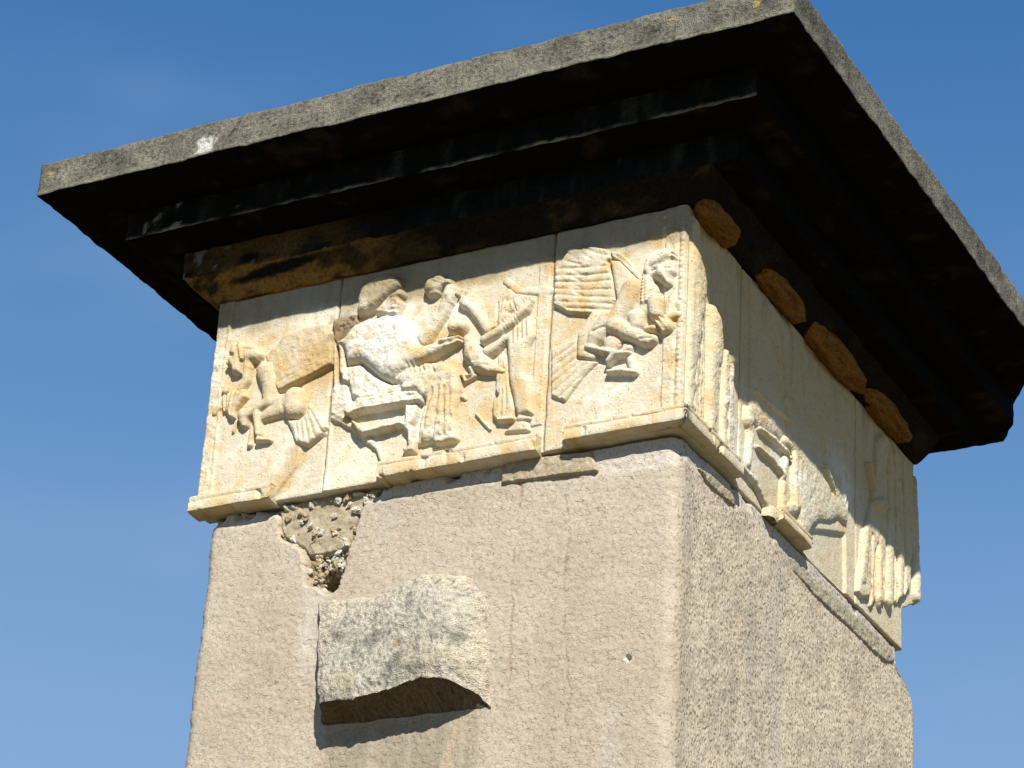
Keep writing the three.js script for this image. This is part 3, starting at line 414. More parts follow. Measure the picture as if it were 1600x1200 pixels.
figure('standing_figure', (F) => {
  F.poly([[-0.993, 0.651], [-0.893, 0.765], [-0.86, 0.728], [-0.761, 0.695], [-0.764, 0.647], [-0.856, 0.567], [-0.937, 0.556], [-0.995, 0.552]], 0.035, 0.014).cap([[-0.905, 0.663, 0.034], [-0.918, 0.592, 0.028]], 0.05).cap([[-0.85, 0.664, 0.037], [-0.824, 0.641, 0.028]], 0.05);
  F.poly([[-0.886, 0.488], [-0.854, 0.542], [-0.802, 0.581], [-0.761, 0.597], [-0.744, 0.545], [-0.74, 0.483], [-0.765, 0.427], [-0.765, 0.283], [-0.734, 0.253], [-0.719, 0.072], [-0.806, 0.076], [-0.82, 0.114], [-0.837, 0.189], [-0.86, 0.265]], 0.055, 0.05);
  F.poly([[-0.926, 0.414], [-0.881, 0.411], [-0.859, 0.268], [-0.819, 0.117], [-0.822, 0.063], [-0.907, 0.073], [-0.933, 0.1], [-0.938, 0.175], [-0.91, 0.205], [-0.932, 0.234], [-0.93, 0.312]], 0.036, 0.02);
  F.cap([[-0.994, 0.5, 0.029], [-0.92, 0.531, 0.029], [-0.85, 0.575, 0.026], [-0.793, 0.625, 0.021], [-0.765, 0.672, 0.007]], 0.075).cap([[-0.978, 0.442, 0.032], [-0.94, 0.459, 0.029], [-0.861, 0.516, 0.015]], 0.062);
  F.cap([[-0.99, 0.564, 0.028], [-1.035, 0.638, 0.028], [-1.092, 0.708, 0.025], [-1.126, 0.737, 0.031]], 0.05).cap([[-1.14, 0.765, 0.008], [-1.124, 0.796, 0.006]], 0.045).cap([[-1.158, 0.775, 0.008], [-1.145, 0.81, 0.006]], 0.045).cap([[-1.174, 0.785, 0.007], [-1.164, 0.811, 0.006]], 0.04).cap([[-1.085, 0.732, 0.011], [-1.087, 0.798, 0.008]], 0.045);
  F.cap([[-0.899, 0.079, 0.011], [-0.823, 0.069, 0.016]], 0.05).cap([[-0.793, 0.068, 0.017], [-0.739, 0.058, 0.011]], 0.04).poly([[-0.879, 0.013], [-0.805, 0.066], [-0.744, 0.043], [-0.735, -0.005]], 0.025, 0.02);
  F.grooves([[[-0.911, 0.399], [-0.908, 0.217]], [[-0.896, 0.396], [-0.889, 0.154]], [[-0.921, 0.28], [-0.924, 0.232]], [[-0.883, 0.333], [-0.863, 0.125]], [[-0.888, 0.142], [-0.891, 0.095]]], 0.006, 0.012);
  for (let i = 0; i < 11; i++) { const t = i / 10, a = [[-0.898, 0.557]][0], p = [[-0.771, 0.66]][0]; F.groove([[mix(a[0], p[0], t) - 0.012, mix(a[1], p[1], t) + 0.03], [mix(a[0], p[0], t) + 0.012, mix(a[1], p[1], t) - 0.04]], 0.005, 0.014); }
  for (let i = 0; i < 5; i++) { const p = [[-0.852, 0.511]][0], s = 0.022 * i; F.groove([[p[0] + s, p[1] + 0.03 + s * 0.5], [p[0] + s + 0.008, p[1] - 0.06 + s * 0.4]], 0.005, 0.014); }
  F.grooves([[[-0.944, 0.696], [-0.937, 0.639], [-0.94, 0.56]], [[-0.919, 0.697], [-0.921, 0.63]], [[-0.898, 0.705], [-0.899, 0.631]], [[-0.863, 0.686], [-0.849, 0.646]], [[-0.884, 0.628], [-0.859, 0.617]]], 0.006, 0.012);
}, { tone: 0.02 });
figure('bird', (F) => { F.cap([[-1.092, 0.535, 0.023], [-1.055, 0.454, 0.054], [-1.008, 0.387, 0.049], [-0.957, 0.353, 0.031], [-0.891, 0.324, 0.017]], 0.078).cap([[-1.062, 0.37, 0.016], [-1.048, 0.346, 0.01]], 0.05).cap([[-1.121, 0.351, 0.007], [-1.035, 0.334, 0.009]], 0.035).cap([[-1.102, 0.341, 0.009], [-1.088, 0.311, 0.009], [-1.034, 0.33, 0.007]], 0.035); F.grooves([[[-0.982, 0.367], [-0.889, 0.331]], [[-1.011, 0.427], [-1.033, 0.395]]], 0.006, 0.008); }, { tone: 0.04, rough: 0.008 });
figure('staff', (F) => F.cap([[-1.023, 0.137, 0.009], [-0.987, 0.092, 0.009], [-0.946, 0.045, 0.007]], 0.022));
figure('worn_boss', (F) => F.cap([[-1.104, 0.242, 0.017], [-1.088, 0.227, 0.011]], 0.02));
figure('border_strip', (F) => { F.poly([[-0.745, 0.86], [-0.682, 0.86], [-0.682, 0.02], [-0.745, 0.02]], 0.012, 0.012); F.cap([[-0.914, 0.808, 0.021], [-0.849, 0.745, 0.018], [-0.695, 0.712, 0.025]], 0.014); }, {});
ledge(FRONT, -1.50, J2 - 0.01, -0.04, -0.128, 0.058, [0, 0], 'long worn ledge below the seated figure');

slab(FRONT, J2 + G, 0, -0.115, 1.03, 'right front slab with a winged figure carrying a small one', null);
figure('wing', (F) => {
  F.poly([[-0.659, 0.827], [-0.622, 0.856], [-0.586, 0.917], [-0.51, 0.908], [-0.382, 0.86], [-0.367, 0.807], [-0.384, 0.793], [-0.349, 0.693], [-0.339, 0.594], [-0.354, 0.537], [-0.37, 0.501], [-0.461, 0.533], [-0.569, 0.561], [-0.656, 0.622], [-0.659, 0.685]], 0.034, 0.02);
  F.grooves([[[-0.631, 0.806], [-0.558, 0.793], [-0.378, 0.768]], [[-0.653, 0.775], [-0.471, 0.739], [-0.364, 0.73]], [[-0.651, 0.742], [-0.469, 0.699], [-0.356, 0.689]], [[-0.649, 0.706], [-0.515, 0.67], [-0.351, 0.639]], [[-0.654, 0.677], [-0.496, 0.631], [-0.345, 0.598]], [[-0.651, 0.639], [-0.512, 0.604], [-0.343, 0.563]], [[-0.583, 0.59], [-0.462, 0.562], [-0.355, 0.532]]], 0.0055, 0.013);
  F.grooves([[[-0.599, 0.883], [-0.536, 0.832]], [[-0.516, 0.902], [-0.453, 0.851], [-0.38, 0.823]], [[-0.583, 0.916], [-0.521, 0.883]], [[-0.526, 0.867], [-0.47, 0.824]], [[-0.628, 0.856], [-0.522, 0.803]], [[-0.384, 0.793], [-0.35, 0.681], [-0.339, 0.594]], [[-0.563, 0.782], [-0.526, 0.759]], [[-0.558, 0.744], [-0.521, 0.721]], [[-0.556, 0.707], [-0.51, 0.678]], [[-0.545, 0.667], [-0.502, 0.637]], [[-0.561, 0.634], [-0.518, 0.607]]], 0.005, 0.010);
}, {});
figure('wing', (F) => { F.poly([[-0.379, 0.853], [-0.321, 0.828], [-0.272, 0.775], [-0.205, 0.657], [-0.226, 0.661], [-0.281, 0.722], [-0.331, 0.781], [-0.368, 0.811]], 0.03, 0.014); F.groove([[-0.351, 0.822], [-0.283, 0.759], [-0.22, 0.666]], 0.006, 0.008); }, {}, 'far wing raised behind the shoulder');
figure('winged_figure', (F) => {
  F.poly([[-0.379, 0.804], [-0.319, 0.785], [-0.226, 0.667], [-0.201, 0.632], [-0.216, 0.568], [-0.273, 0.532], [-0.33, 0.508], [-0.337, 0.594]], 0.04, 0.04).cap([[-0.25, 0.618, 0.058], [-0.279, 0.545, 0.057], [-0.328, 0.465, 0.052]], 0.082, 0.014).cap([[-0.328, 0.447, 0.048], [-0.255, 0.394, 0.038], [-0.166, 0.34, 0.034], [-0.143, 0.341, 0.025]], 0.085);
  F.cap([[-0.165, 0.594, 0.043], [-0.197, 0.516, 0.046], [-0.23, 0.475, 0.043]], 0.045).cap([[-0.226, 0.465, 0.044], [-0.222, 0.432, 0.039]], 0.075).cap([[-0.139, 0.534, 0.041], [-0.134, 0.473, 0.032]], 0.07);
  F.poly([[-0.204, 0.672], [-0.19, 0.751], [-0.143, 0.789], [-0.079, 0.793], [-0.042, 0.755], [-0.034, 0.66], [-0.051, 0.641], [-0.051, 0.599], [-0.078, 0.589], [-0.102, 0.613], [-0.138, 0.644], [-0.158, 0.646]], 0.062, 0.05).poly([[-0.132, 0.711], [-0.077, 0.726], [-0.049, 0.708], [-0.035, 0.66], [-0.052, 0.641], [-0.052, 0.599], [-0.078, 0.59], [-0.102, 0.616], [-0.138, 0.647], [-0.144, 0.685]], 0.078, 0.06).poly([[-0.204, 0.675], [-0.19, 0.751], [-0.143, 0.789], [-0.079, 0.793], [-0.042, 0.755], [-0.048, 0.726], [-0.114, 0.697], [-0.144, 0.689], [-0.158, 0.647]], 0.084, 0.05);
  F.cap([[-0.174, 0.668, 0.026], [-0.17, 0.595, 0.025], [-0.186, 0.532, 0.017]], 0.062).cap([[-0.431, 0.516, 0.038], [-0.479, 0.43, 0.044], [-0.489, 0.342, 0.034], [-0.438, 0.314, 0.021]], 0.052).cap([[-0.368, 0.488, 0.05], [-0.42, 0.415, 0.047], [-0.452, 0.361, 0.026]], 0.072).cap([[-0.461, 0.36, 0.017], [-0.356, 0.315, 0.018], [-0.321, 0.303, 0.018]], 0.066);
  F.cap([[-0.354, 0.268, 0.016], [-0.321, 0.3, 0.021], [-0.251, 0.292, 0.012]], 0.07).cap([[-0.341, 0.366, 0.05]], 0.045).cap([[-0.356, 0.218, 0.013], [-0.284, 0.21, 0.018], [-0.222, 0.192, 0.015]], 0.055);
  for (let i = 0; i < 9; i++) { const t = i / 8, a = [[-0.145, 0.686]][0], b = [[-0.048, 0.735]][0]; F.cap([[mix(a[0], b[0], t), mix(a[1], b[1], t) + 0.012 * Math.sin(t * 3), 0.011]], 0.073, 0.004); F.cap([[mix([[-0.16, 0.696]][0][0], b[0], t), mix(a[1] + 0.02, b[1] + 0.022, t), 0.010]], 0.076); }
  for (let i = 0; i < 9; i++) for (const q of [-0.012, 0.010]) { const t = i / 8, a = [[-0.18, 0.669]][0], b = [[-0.183, 0.537]][0]; F.cap([[mix(a[0], b[0], t) + q, mix(a[1], b[1], t), 0.011]], 0.066, 0.004); }
  F.grooves([[[-0.187, 0.72], [-0.108, 0.77], [-0.055, 0.764]], [[-0.148, 0.681], [-0.114, 0.692], [-0.045, 0.722]], [[-0.081, 0.673], [-0.055, 0.674]], [[-0.053, 0.631], [-0.068, 0.631]], [[-0.196, 0.361], [-0.15, 0.364]], [[-0.189, 0.339], [-0.138, 0.337]], [[-0.432, 0.426], [-0.374, 0.438]]], 0.005, 0.013);
}, { wear: 1, rough: 0.0025 });
figure('carried_figure', (F) => {
  F.cap([[-0.074, 0.39, 0.038], [-0.095, 0.418, 0.023]], 0.07).cap([[-0.124, 0.424, 0.008], [-0.081, 0.362, 0.009]], 0.07).cap([[-0.104, 0.437, 0.008], [-0.064, 0.376, 0.009]], 0.07).cap([[-0.087, 0.446, 0.007], [-0.054, 0.397, 0.009]], 0.065).cap([[-0.061, 0.441, 0.026], [-0.027, 0.445, 0.022]], 0.045).cap([[-0.065, 0.537, 0.025], [-0.068, 0.466, 0.027]], 0.028).cap([[-0.175, 0.398, 0.018], [-0.134, 0.396, 0.018]], 0.05).cap([[-0.278, 0.335, 0.021], [-0.241, 0.237, 0.023], [-0.228, 0.201, 0.019]], 0.03).cap([[-0.326, 0.299, 0.014], [-0.255, 0.319, 0.019]], 0.05);
  F.grooves([[[-0.076, 0.539], [-0.076, 0.467]], [[-0.056, 0.535], [-0.056, 0.457]]], 0.006, 0.008);
}, {});
figure('tail', (F) => {
  F.poly([[-0.657, 0.399], [-0.523, 0.43], [-0.517, 0.32], [-0.409, 0.287], [-0.484, 0.226], [-0.57, 0.114], [-0.643, 0.154]], 0.024, 0.022);
  F.grooves([[[-0.646, 0.339], [-0.533, 0.397]], [[-0.644, 0.299], [-0.527, 0.362]], [[-0.641, 0.258], [-0.521, 0.326]], [[-0.639, 0.218], [-0.505, 0.3]], [[-0.628, 0.176], [-0.471, 0.288]], [[-0.597, 0.142], [-0.437, 0.276]]], 0.006, 0.009);
}, {});
figure('border_strip', (F) => { F.poly([[-0.105, 1.02], [-0.002, 1.02], [-0.002, -0.02], [-0.098, -0.02]], 0.013, 0.012); F.groove([[-0.034, 1], [-0.036, 0]], 0.006, 0.012); for (let i = 0; i < 34; i++) F.cap([[-0.018 + 0.004 * N(i * 3.7, 1), 0.98 - i * 0.028, 0.012]], 0.018, 0.006); }, { rough: 0.007 });
ledge(FRONT, -0.545, 0, -0.025, -0.108, 0.058, [0, 1], 'ledge piece at the near corner of the front');

// ---------------------------------------------------------------- the frieze, right side
SPOTS.push([RIGHT, 0.08, 0.45, 0.35, [0.66, 0.58, 0.42], 0.6], [RIGHT, 1.6, 0.2, 0.25, [0.64, 0.60, 0.46], 0.8], [RIGHT, 2.6, 0.25, 0.3, [0.70, 0.62, 0.44], 0.6]);
DEPTH = 0.66;
const K1 = 0.615, K2 = 2.05;
slab(RIGHT, 0, K1 - G, -0.115, 1.03, 'near side slab with tall draped figures', null);
figure('draped_figure', (F) => {
  F.poly([[0.03, 0.98], [0.09, 0.98], [0.16, 0.82], [0.20, 0.70], [0.185, 0.5], [0.155, 0.3], [0.125, 0.0], [0.03, 0.0]], 0.034, 0.05).cap([[0.10, 0.80, 0.06], [0.13, 0.68, 0.065], [0.11, 0.4, 0.05]], 0.046, 0.02);
  F.groove([[0.15, 0.5], [0.14, 0.35], [0.095, 0.05]], 0.012, 0.022);
}, { rough: 0.006 });
figure('draped_figure', (F) => { F.poly([[0.225, 0.62], [0.28, 0.64], [0.34, 0.56], [0.365, 0.46], [0.365, 0.3], [0.345, 0.12], [0.335, -0.02], [0.24, -0.02], [0.235, 0.3]], 0.05, 0.055).cap([[0.30, 0.56, 0.06], [0.31, 0.4, 0.06]], 0.06, 0.02); F.groove([[0.33, 0.34], [0.315, 0.02]], 0.009, 0.014); F.poly([[0.14, 0.6], [0.215, 0.62], [0.225, -0.02], [0.13, -0.02]], 0.016, 0.02).grooves([[[0.175, 0.6], [0.165, 0]], [[0.205, 0.6], [0.20, 0]]], 0.007, 0.016); }, { rough: 0.006 });
figure('draped_figure', (F) => { F.poly([[0.40, 0.46], [0.44, 0.5], [0.50, 0.42], [0.53, 0.2], [0.54, -0.03], [0.40, -0.03]], 0.035, 0.03).cap([[0.475, 0.455, 0.032]], 0.075).cap([[0.48, 0.42, 0.02], [0.485, 0.36, 0.016]], 0.05); F.groove([[0.455, 0.4], [0.46, 0.2], [0.45, 0]], 0.008, 0.010); F.cap([[0.3, 0.97, 0.05], [0.33, 0.66, 0.05]], 0.014).cap([[0.47, 0.97, 0.05], [0.48, 0.56, 0.04]], 0.012); }, { rough: 0.008 });
ledge(RIGHT, 0, 0.56, -0.025, -0.108, 0.058, [-1, 0], 'grey edged ledge at the near end of the right side');

slab(RIGHT, K1 + G, K2 - G, -0.115, 1.03, 'middle side slab with a broken throne scene', (u, v) => 0.012 * ss(-0.01, 0.01, inPoly([[0.536, -0.078], [0.643, -0.015], [0.802, -0.021], [0.95, -0.082], [0.984, -0.123], [0.937, -0.178], [0.987, -0.22], [0.811, -0.226], [0.543, -0.206]], u, v)) + 0.016 * ss(-0.01, 0.01, inPoly([[1.344, -0.105], [1.46, 0.028], [1.701, 0.122], [1.917, 0.201], [1.928, -0.112], [1.543, -0.12]], u, v)));
figure('throne', (F) => {
  F.cap([[0.684, 0.283, 0.035], [0.694, 0.245, 0.045], [0.711, 0.221, 0.035]], 0.055).cap([[0.72, 0.197, 0.034], [0.717, 0.096, 0.03], [0.704, 0.033, 0.022]], 0.04).cap([[0.819, 0.263, 0.014], [0.985, 0.286, 0.018], [1.186, 0.284, 0.016]], 0.044, 0.004).cap([[0.797, 0.16, 0.014], [0.956, 0.172, 0.017], [1.106, 0.154, 0.016]], 0.044, 0.004);
  F.cap([[1.128, 0.238, 0.028], [1.107, 0.124, 0.03], [1.103, -0.007, 0.034]], 0.042).cap([[1.236, 0.32, 0.028], [1.24, 0.176, 0.028], [1.252, 0.066, 0.032]], 0.05).cap([[0.967, -0.12, 0.05], [0.999, -0.102, 0.05]], 0.05).cap([[1.096, -0.032, 0.03], [1.277, 0.063, 0.03]], 0.045).cap([[1.1, 0.331, 0.03], [1.168, 0.333, 0.026]], 0.052);
  F.cap([[0.65, -0.005, 0.016], [0.801, -0.014, 0.02], [0.95, -0.082, 0.018]], 0.028).groove([[1.177, 0.315], [1.16, 0.047]], 0.01, 0.03); F.grooves([[[1.058, 0.102], [1.14, 0.146]], [[1.189, 0.197], [1.273, 0.22]]], 0.008, 0.016);
}, { rough: 0.007 });
figure('seated_figure', (F) => {
  F.poly([[0.68, 0.98], [0.85, 1.0], [1.2, 0.97], [2.0, 0.93], ...[[1.917, 0.249], [1.799, 0.233], [1.684, 0.162], [1.554, 0.113], [1.467, 0.041], [1.398, -0.055], [1.32, -0.102], [1.285, 0.035], [1.247, 0.286], [1.167, 0.344], [0.982, 0.305], [0.81, 0.258], [0.712, 0.304]], [0.70, 0.62]], 0.034, 0.09).cap([[0.742, 0.415, 0.014], [0.98, 0.427, 0.02], [1.181, 0.457, 0.012]], 0.07).cap([[1.077, 0.525, 0.03], [1.128, 0.498, 0.03]], 0.06);
  F.cap([[0.981, 0.756, 0.02], [1.047, 0.661, 0.02]], 0.06).groove([[1.044, 0.749], [1.055, 0.665]], 0.012, 0.07).cap([[1.167, 0.849, 0.02], [1.157, 0.653, 0.02], [1.208, 0.54, 0.02]], 0.055).cap([[1.5, 0.85, 0.04], [1.52, 0.5, 0.04]], 0.04).cap([[1.75, 0.85, 0.05], [1.78, 0.5, 0.04]], 0.04);
  F.cap([[1.582, 0.411, 0.02], [1.715, 0.344, 0.014]], 0.065).cap([[1.821, 0.619, 0.03], [1.865, 0.359, 0.03]], 0.04).grooves([[[1.549, 0.397], [1.698, 0.326]], [[1.863, 0.674], [1.883, 0.331]], [[1.05, 0.9], [1.1, 0.55]], [[1.3, 0.9], [1.34, 0.6]]], 0.012, 0.02);
}, { rough: 0.006 });
ledge(RIGHT, 1.02, 1.37, -0.05, -0.12, 0.058, [0, 0], 'short ledge piece below the throne on the right side');

slab(RIGHT, K2 + G, W2, -0.115, 1.03, 'far side slab with a standing figure in pleated robes', null, (v) => 2.69 + (W2 - 2.69) * ss(0.09, 0.24, v + 0.02 * N(v * 20, 4)));
figure('draped_figure', (F) => {
  F.poly([[2.30, 0.92], [2.5, 0.97], [2.80, 0.95], [2.86, 0.6], ...[[2.771, 0.394], [2.778, 0.281], [2.693, 0.175], [2.62, 0.152], [2.582, 0.088], [2.519, 0.097], [2.464, 0.012], [2.411, 0.04], [2.331, -0.034], [2.288, -0.004], [2.218, -0.073], [2.175, -0.036], [2.097, -0.074], [2.038, -0.057], [2.071, 0.101], [2.14, 0.325]], [2.26, 0.6]], 0.036, 0.03);
  F.cap([[2.149, 0.287, 0.04], [2.097, 0.043, 0.04]], 0.048, 0.02).cap([[2.342, 0.338, 0.035], [2.332, 0.035, 0.04]], 0.048, 0.02).cap([[2.477, 0.342, 0.04], [2.465, 0.072, 0.045]], 0.052, 0.02).cap([[2.624, 0.44, 0.035], [2.611, 0.166, 0.04]], 0.05, 0.02).cap([[2.83, 0.9, 0.03], [2.85, 0.5, 0.035], [2.86, 0.25, 0.04]], 0.056, 0.02);
  F.cap([[2.184, 0.696, 0.02], [2.246, 0.591, 0.02]], 0.06).cap([[2.263, 0.506, 0.04], [2.371, 0.575, 0.03], [2.443, 0.56, 0.02]], 0.07).cap([[2.392, 0.919, 0.05], [2.482, 0.777, 0.05]], 0.065);
  F.grooves([[[2.228, 0.324], [2.2, -0.07]], [[2.271, 0.255], [2.261, -0.045]], [[2.41, 0.891], [2.444, 0.687], [2.402, 0.012]], [[2.53, 0.983], [2.553, 0.59], [2.537, 0.084]], [[2.577, 0.384], [2.573, 0.098]], [[2.65, 0.927], [2.696, 0.362], [2.675, 0.193]], [[2.298, 0.301], [2.288, -0.017]], [[2.369, 0.26], [2.367, 0.015]]], 0.009, 0.04);
}, { rough: 0.006 });
figure('draped_figure', (F) => F.poly([[1.951, 0.236], [2.002, 0.217], [2.029, -0.027], [1.936, -0.072]], 0.022, 0.015).grooves([[[1.985, 0.203], [1.978, -0.041]]], 0.01, 0.015), { rough: 0.006 });

// ---------------------------------------------------------------- the capstone: corbelled course, two steps and the top slab
function block(x0, x1, y0, y1, z0, z1, res, amp, round, color, warp) {
  const w = x1 - x0, h = y1 - y0, d = z1 - z0, g = new THREE.BoxGeometry(w, h, d, Math.ceil(w / res), Math.max(3, Math.ceil(h / Math.min(res, 0.012))), Math.ceil(d / res));
  g.translate((x0 + x1) / 2, (y0 + y1) / 2, (z0 + z1) / 2); const p = g.attributes.position, nn = g.attributes.normal, uv = [], col = [];
  for (let i = 0; i < p.count; i++) {
    let x = p.getX(i), y = p.getY(i), z = p.getZ(i); const nx = nn.getX(i), ny = nn.getY(i), nz = nn.getZ(i);
    uv.push(Math.abs(nx) > 0.5 ? -z : x, Math.abs(ny) > 0.5 ? -z : y); col.push(...color(x, y, z, nx, ny, nz));
    const rr = round * (0.55 + 1.5 * Math.max(0, 0.25 + fbm(x * 4, y * 4, z * 4, 4, 0.6))), cx = clamp(x, x0 + rr, x1 - rr), cy = clamp(y, y0 + rr, y1 - rr), cz = clamp(z, z0 + rr, z1 - rr), L = Math.hypot(x - cx, y - cy, z - cz);
    if (L > 1e-6) { x = cx + (x - cx) / L * Math.min(L, rr); y = cy + (y - cy) / L * Math.min(L, rr); z = cz + (z - cz) / L * Math.min(L, rr); }
    const a = amp, q = 7; x += a * fbm(x * q, y * q, z * q + 3, 4, 0.6); y += a * fbm(x * q + 40, y * q, z * q, 4, 0.6); z += a * fbm(x * q, y * q + 80, z * q, 4, 0.6);
    if (warp) [x, y, z] = warp(x, y, z); p.setXYZ(i, x, y, z);
  }
  g.setAttribute('uv', new THREE.Float32BufferAttribute(uv, 2)); g.setAttribute('color', new THREE.Float32BufferAttribute(col, 3)); g.computeVertexNormals();
  const key = new Map(), n2 = g.attributes.normal, K = (i) => Math.round(p.getX(i) * 2e4) + '|' + Math.round(p.getY(i) * 2e4) + '|' + Math.round(p.getZ(i) * 2e4);
  const border = []; for (let i = 0; i < p.count; i++) { border.push(K(i)); const k = border[i], s = key.get(k); if (s) { s[0] += n2.getX(i); s[1] += n2.getY(i); s[2] += n2.getZ(i); } else key.set(k, [n2.getX(i), n2.getY(i), n2.getZ(i)]); }
  for (let i = 0; i < p.count; i++) { const s = key.get(border[i]), L = Math.hypot(...s); n2.setXYZ(i, s[0] / L, s[1] / L, s[2] / L); }
  return g;
}
const Y = [1.449, 1.298, 1.152], T = 0.18, FO = [0.638, 0.313, 0.085], RO = [0.777, 0.470, 0.285], LO = [0.719, 0.398, 0.195], BO = [0.70, 0.45, 0.0];
const GREY = (x, y, z) => { const a = fbm(x * 6, y * 6, z * 6, 4, 0.6), b = fbm(x * 1.6, y * 1.6, z * 1.6 + 9, 3); let c = mix3([0.265, 0.25, 0.21], [0.125, 0.12, 0.105], ss(-0.3, 0.6, a + 0.4 * b)); return mix3(c, [0.36, 0.34, 0.285], 0.5 * ss(0.1, 0.5, -a + 0.4 * b)); };
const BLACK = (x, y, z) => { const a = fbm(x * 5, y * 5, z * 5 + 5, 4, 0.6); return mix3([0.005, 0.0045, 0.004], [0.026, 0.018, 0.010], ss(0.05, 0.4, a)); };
// both far right corners are broken off
const BROKEN = (x0, z0, k) => (x, y, z) => [Math.min(x, Math.max(-1, x0 + k * (z - z0) + 0.02 * fbm(x * 6, y * 12, z * 6, 3))), y, z];
// soot and algae darken undersides and inner courses, with deep shade painted in as well
const dropping = [-2.258, 1.502];
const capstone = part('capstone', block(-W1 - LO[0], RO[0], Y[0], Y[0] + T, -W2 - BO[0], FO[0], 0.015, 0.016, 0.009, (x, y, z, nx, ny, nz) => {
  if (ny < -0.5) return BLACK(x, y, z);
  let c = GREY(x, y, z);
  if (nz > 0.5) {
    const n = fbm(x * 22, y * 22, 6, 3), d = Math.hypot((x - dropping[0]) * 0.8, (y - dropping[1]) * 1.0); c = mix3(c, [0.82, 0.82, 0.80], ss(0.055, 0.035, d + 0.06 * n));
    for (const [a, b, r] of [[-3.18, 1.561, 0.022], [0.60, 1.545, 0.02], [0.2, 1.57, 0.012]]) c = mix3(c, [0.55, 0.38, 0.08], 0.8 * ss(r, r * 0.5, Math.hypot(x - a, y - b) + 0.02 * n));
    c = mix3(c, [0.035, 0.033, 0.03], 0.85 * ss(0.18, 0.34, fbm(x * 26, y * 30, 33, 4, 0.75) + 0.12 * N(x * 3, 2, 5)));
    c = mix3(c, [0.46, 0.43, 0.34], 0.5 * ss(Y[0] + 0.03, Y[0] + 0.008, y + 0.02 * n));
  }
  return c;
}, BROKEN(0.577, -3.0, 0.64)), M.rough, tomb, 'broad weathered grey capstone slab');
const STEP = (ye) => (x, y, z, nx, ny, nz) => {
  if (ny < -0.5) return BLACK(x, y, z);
  const s = fbm(x * 11, y * 2.5, z * 11, 4, 0.6); let c = mix3([0.012, 0.013, 0.014], [0.055, 0.058, 0.058], ss(0.0, 0.5, s)); if (nz < 0.5) return mix3(c, [0.006, 0.006, 0.006], 0.9);  // side faces coloured near black to stand for their shade
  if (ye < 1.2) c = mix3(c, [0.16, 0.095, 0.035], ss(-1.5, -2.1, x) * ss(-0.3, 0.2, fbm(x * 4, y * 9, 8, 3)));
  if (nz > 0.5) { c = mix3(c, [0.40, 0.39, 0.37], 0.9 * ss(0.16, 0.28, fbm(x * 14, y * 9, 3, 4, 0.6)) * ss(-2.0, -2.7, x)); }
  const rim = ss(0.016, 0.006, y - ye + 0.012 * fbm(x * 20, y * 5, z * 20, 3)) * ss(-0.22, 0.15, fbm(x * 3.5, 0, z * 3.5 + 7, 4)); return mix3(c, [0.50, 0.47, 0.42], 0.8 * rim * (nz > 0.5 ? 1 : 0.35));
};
part('step', block(-W1 - LO[1], RO[1], Y[1], Y[0] + 0.03, -W2 - BO[1], FO[1], 0.02, 0.013, 0.01, STEP(Y[1]), BROKEN(0.5, -3.093, 0.68)), M.rough, capstone, 'black upper step with painted shade under the capstone');
part('step', block(-W1 - LO[2], RO[2], Y[2], Y[1] + 0.03, -W2 - BO[2], FO[2], 0.02, 0.016, 0.016, STEP(Y[2] - 0.02)), M.rough, capstone, 'black lower step with painted shade under the capstone');
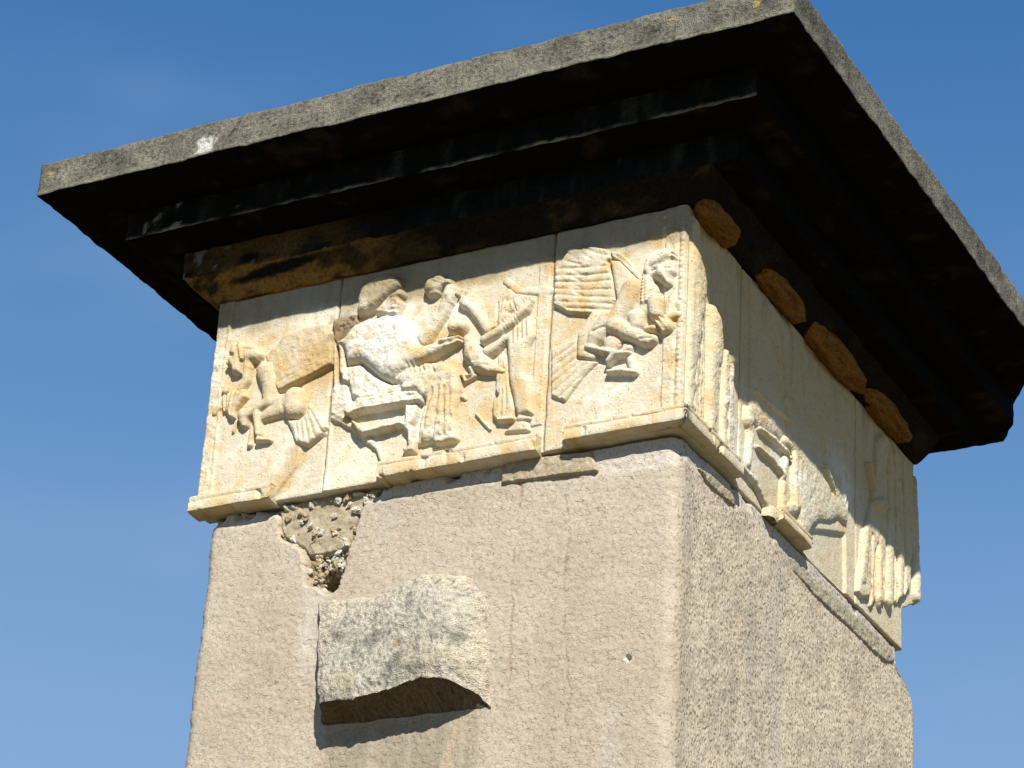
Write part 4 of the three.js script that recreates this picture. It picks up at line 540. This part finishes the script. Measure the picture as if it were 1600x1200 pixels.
{ // the sloping bed course that narrows down to the top of the frieze
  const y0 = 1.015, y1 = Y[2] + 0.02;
  part('bed_moulding', block(-W1 - LO[2], RO[2] - 0.12, y0, y1, -W2 - BO[2], FO[2], 0.02, 0.014, 0.004, (x, y, z, nx, ny, nz) => { const a = fbm(x * 5, y * 9, z * 5, 4, 0.6), hollowShade = nz > 0.5 ? ss(1.15, 0.7, Math.hypot((x + 2.14) / 0.27, (y - 1.115 - 0.08 * (x + 2.14)) / 0.028) + a) : 0, o = ss(-1.3, -1.9, x) * ss(0.25, -0.1, a); return mix3(mix3([0.022, 0.017, 0.011], [0.085, 0.055, 0.022], ss(0, 0.4, a) * (nz > 0.5 ? 1 : 0.3)), [0.42, 0.23, 0.06], o * 0.85 * (1 - hollowShade)); },  // dark lens on the front: shade of a hollow, painted as colour
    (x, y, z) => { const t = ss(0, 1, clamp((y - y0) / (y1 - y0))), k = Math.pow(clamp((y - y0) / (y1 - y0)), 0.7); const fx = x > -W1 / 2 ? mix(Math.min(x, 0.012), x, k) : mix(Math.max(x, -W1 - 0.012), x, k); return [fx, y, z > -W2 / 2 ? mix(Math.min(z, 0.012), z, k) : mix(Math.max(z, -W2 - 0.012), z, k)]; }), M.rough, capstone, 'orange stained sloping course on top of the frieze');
}
for (const [d0, d1, v0, r] of [[0.02, 0.42, 1.03, 0.075], [0.72, 1.24, 1.045, 0.08], [1.28, 2.02, 1.05, 0.09], [2.03, 2.66, 1.06, 0.085]]) {
  const g = new THREE.IcosahedronGeometry(1, 5), p = g.attributes.position, col = [], uv = [];
  for (let i = 0; i < p.count; i++) { const x = p.getX(i), y = p.getY(i), z = p.getZ(i), n = fbm(x * 1.2 + d0 * 5, y * 1.6, z * 3.0, 5, 0.62), k = 1 + 0.6 * n, sg = Math.sign(z) * Math.pow(Math.abs(z), 0.75); const X = 0.035 + x * 0.07 * k, YY = v0 + 0.01 + y * r * 0.85 * k, Z = -(d0 + d1) / 2 + sg * (d1 - d0) / 2 * (1.06 + 0.25 * n); p.setXYZ(i, X, YY, Z); uv.push(-Z, YY + X); col.push(...mix3([0.37, 0.175, 0.04], [0.22, 0.10, 0.026], ss(-0.1, 0.4, fbm(x * 4 + d0, y * 4, z * 6, 3))).map((q) => q * (1 - 0.55 * ss(0.1, 0.4, fbm(x * 3 + d0, y * 3, z * 5 + 9, 4))))); }
  g.setAttribute('uv', new THREE.Float32BufferAttribute(uv, 2)); g.setAttribute('color', new THREE.Float32BufferAttribute(col, 3)); const m = mergeVertices(g); m.computeVertexNormals();
  part('bed_lump', m, M.rough, capstone);
}

renderer.render(scene, camera);
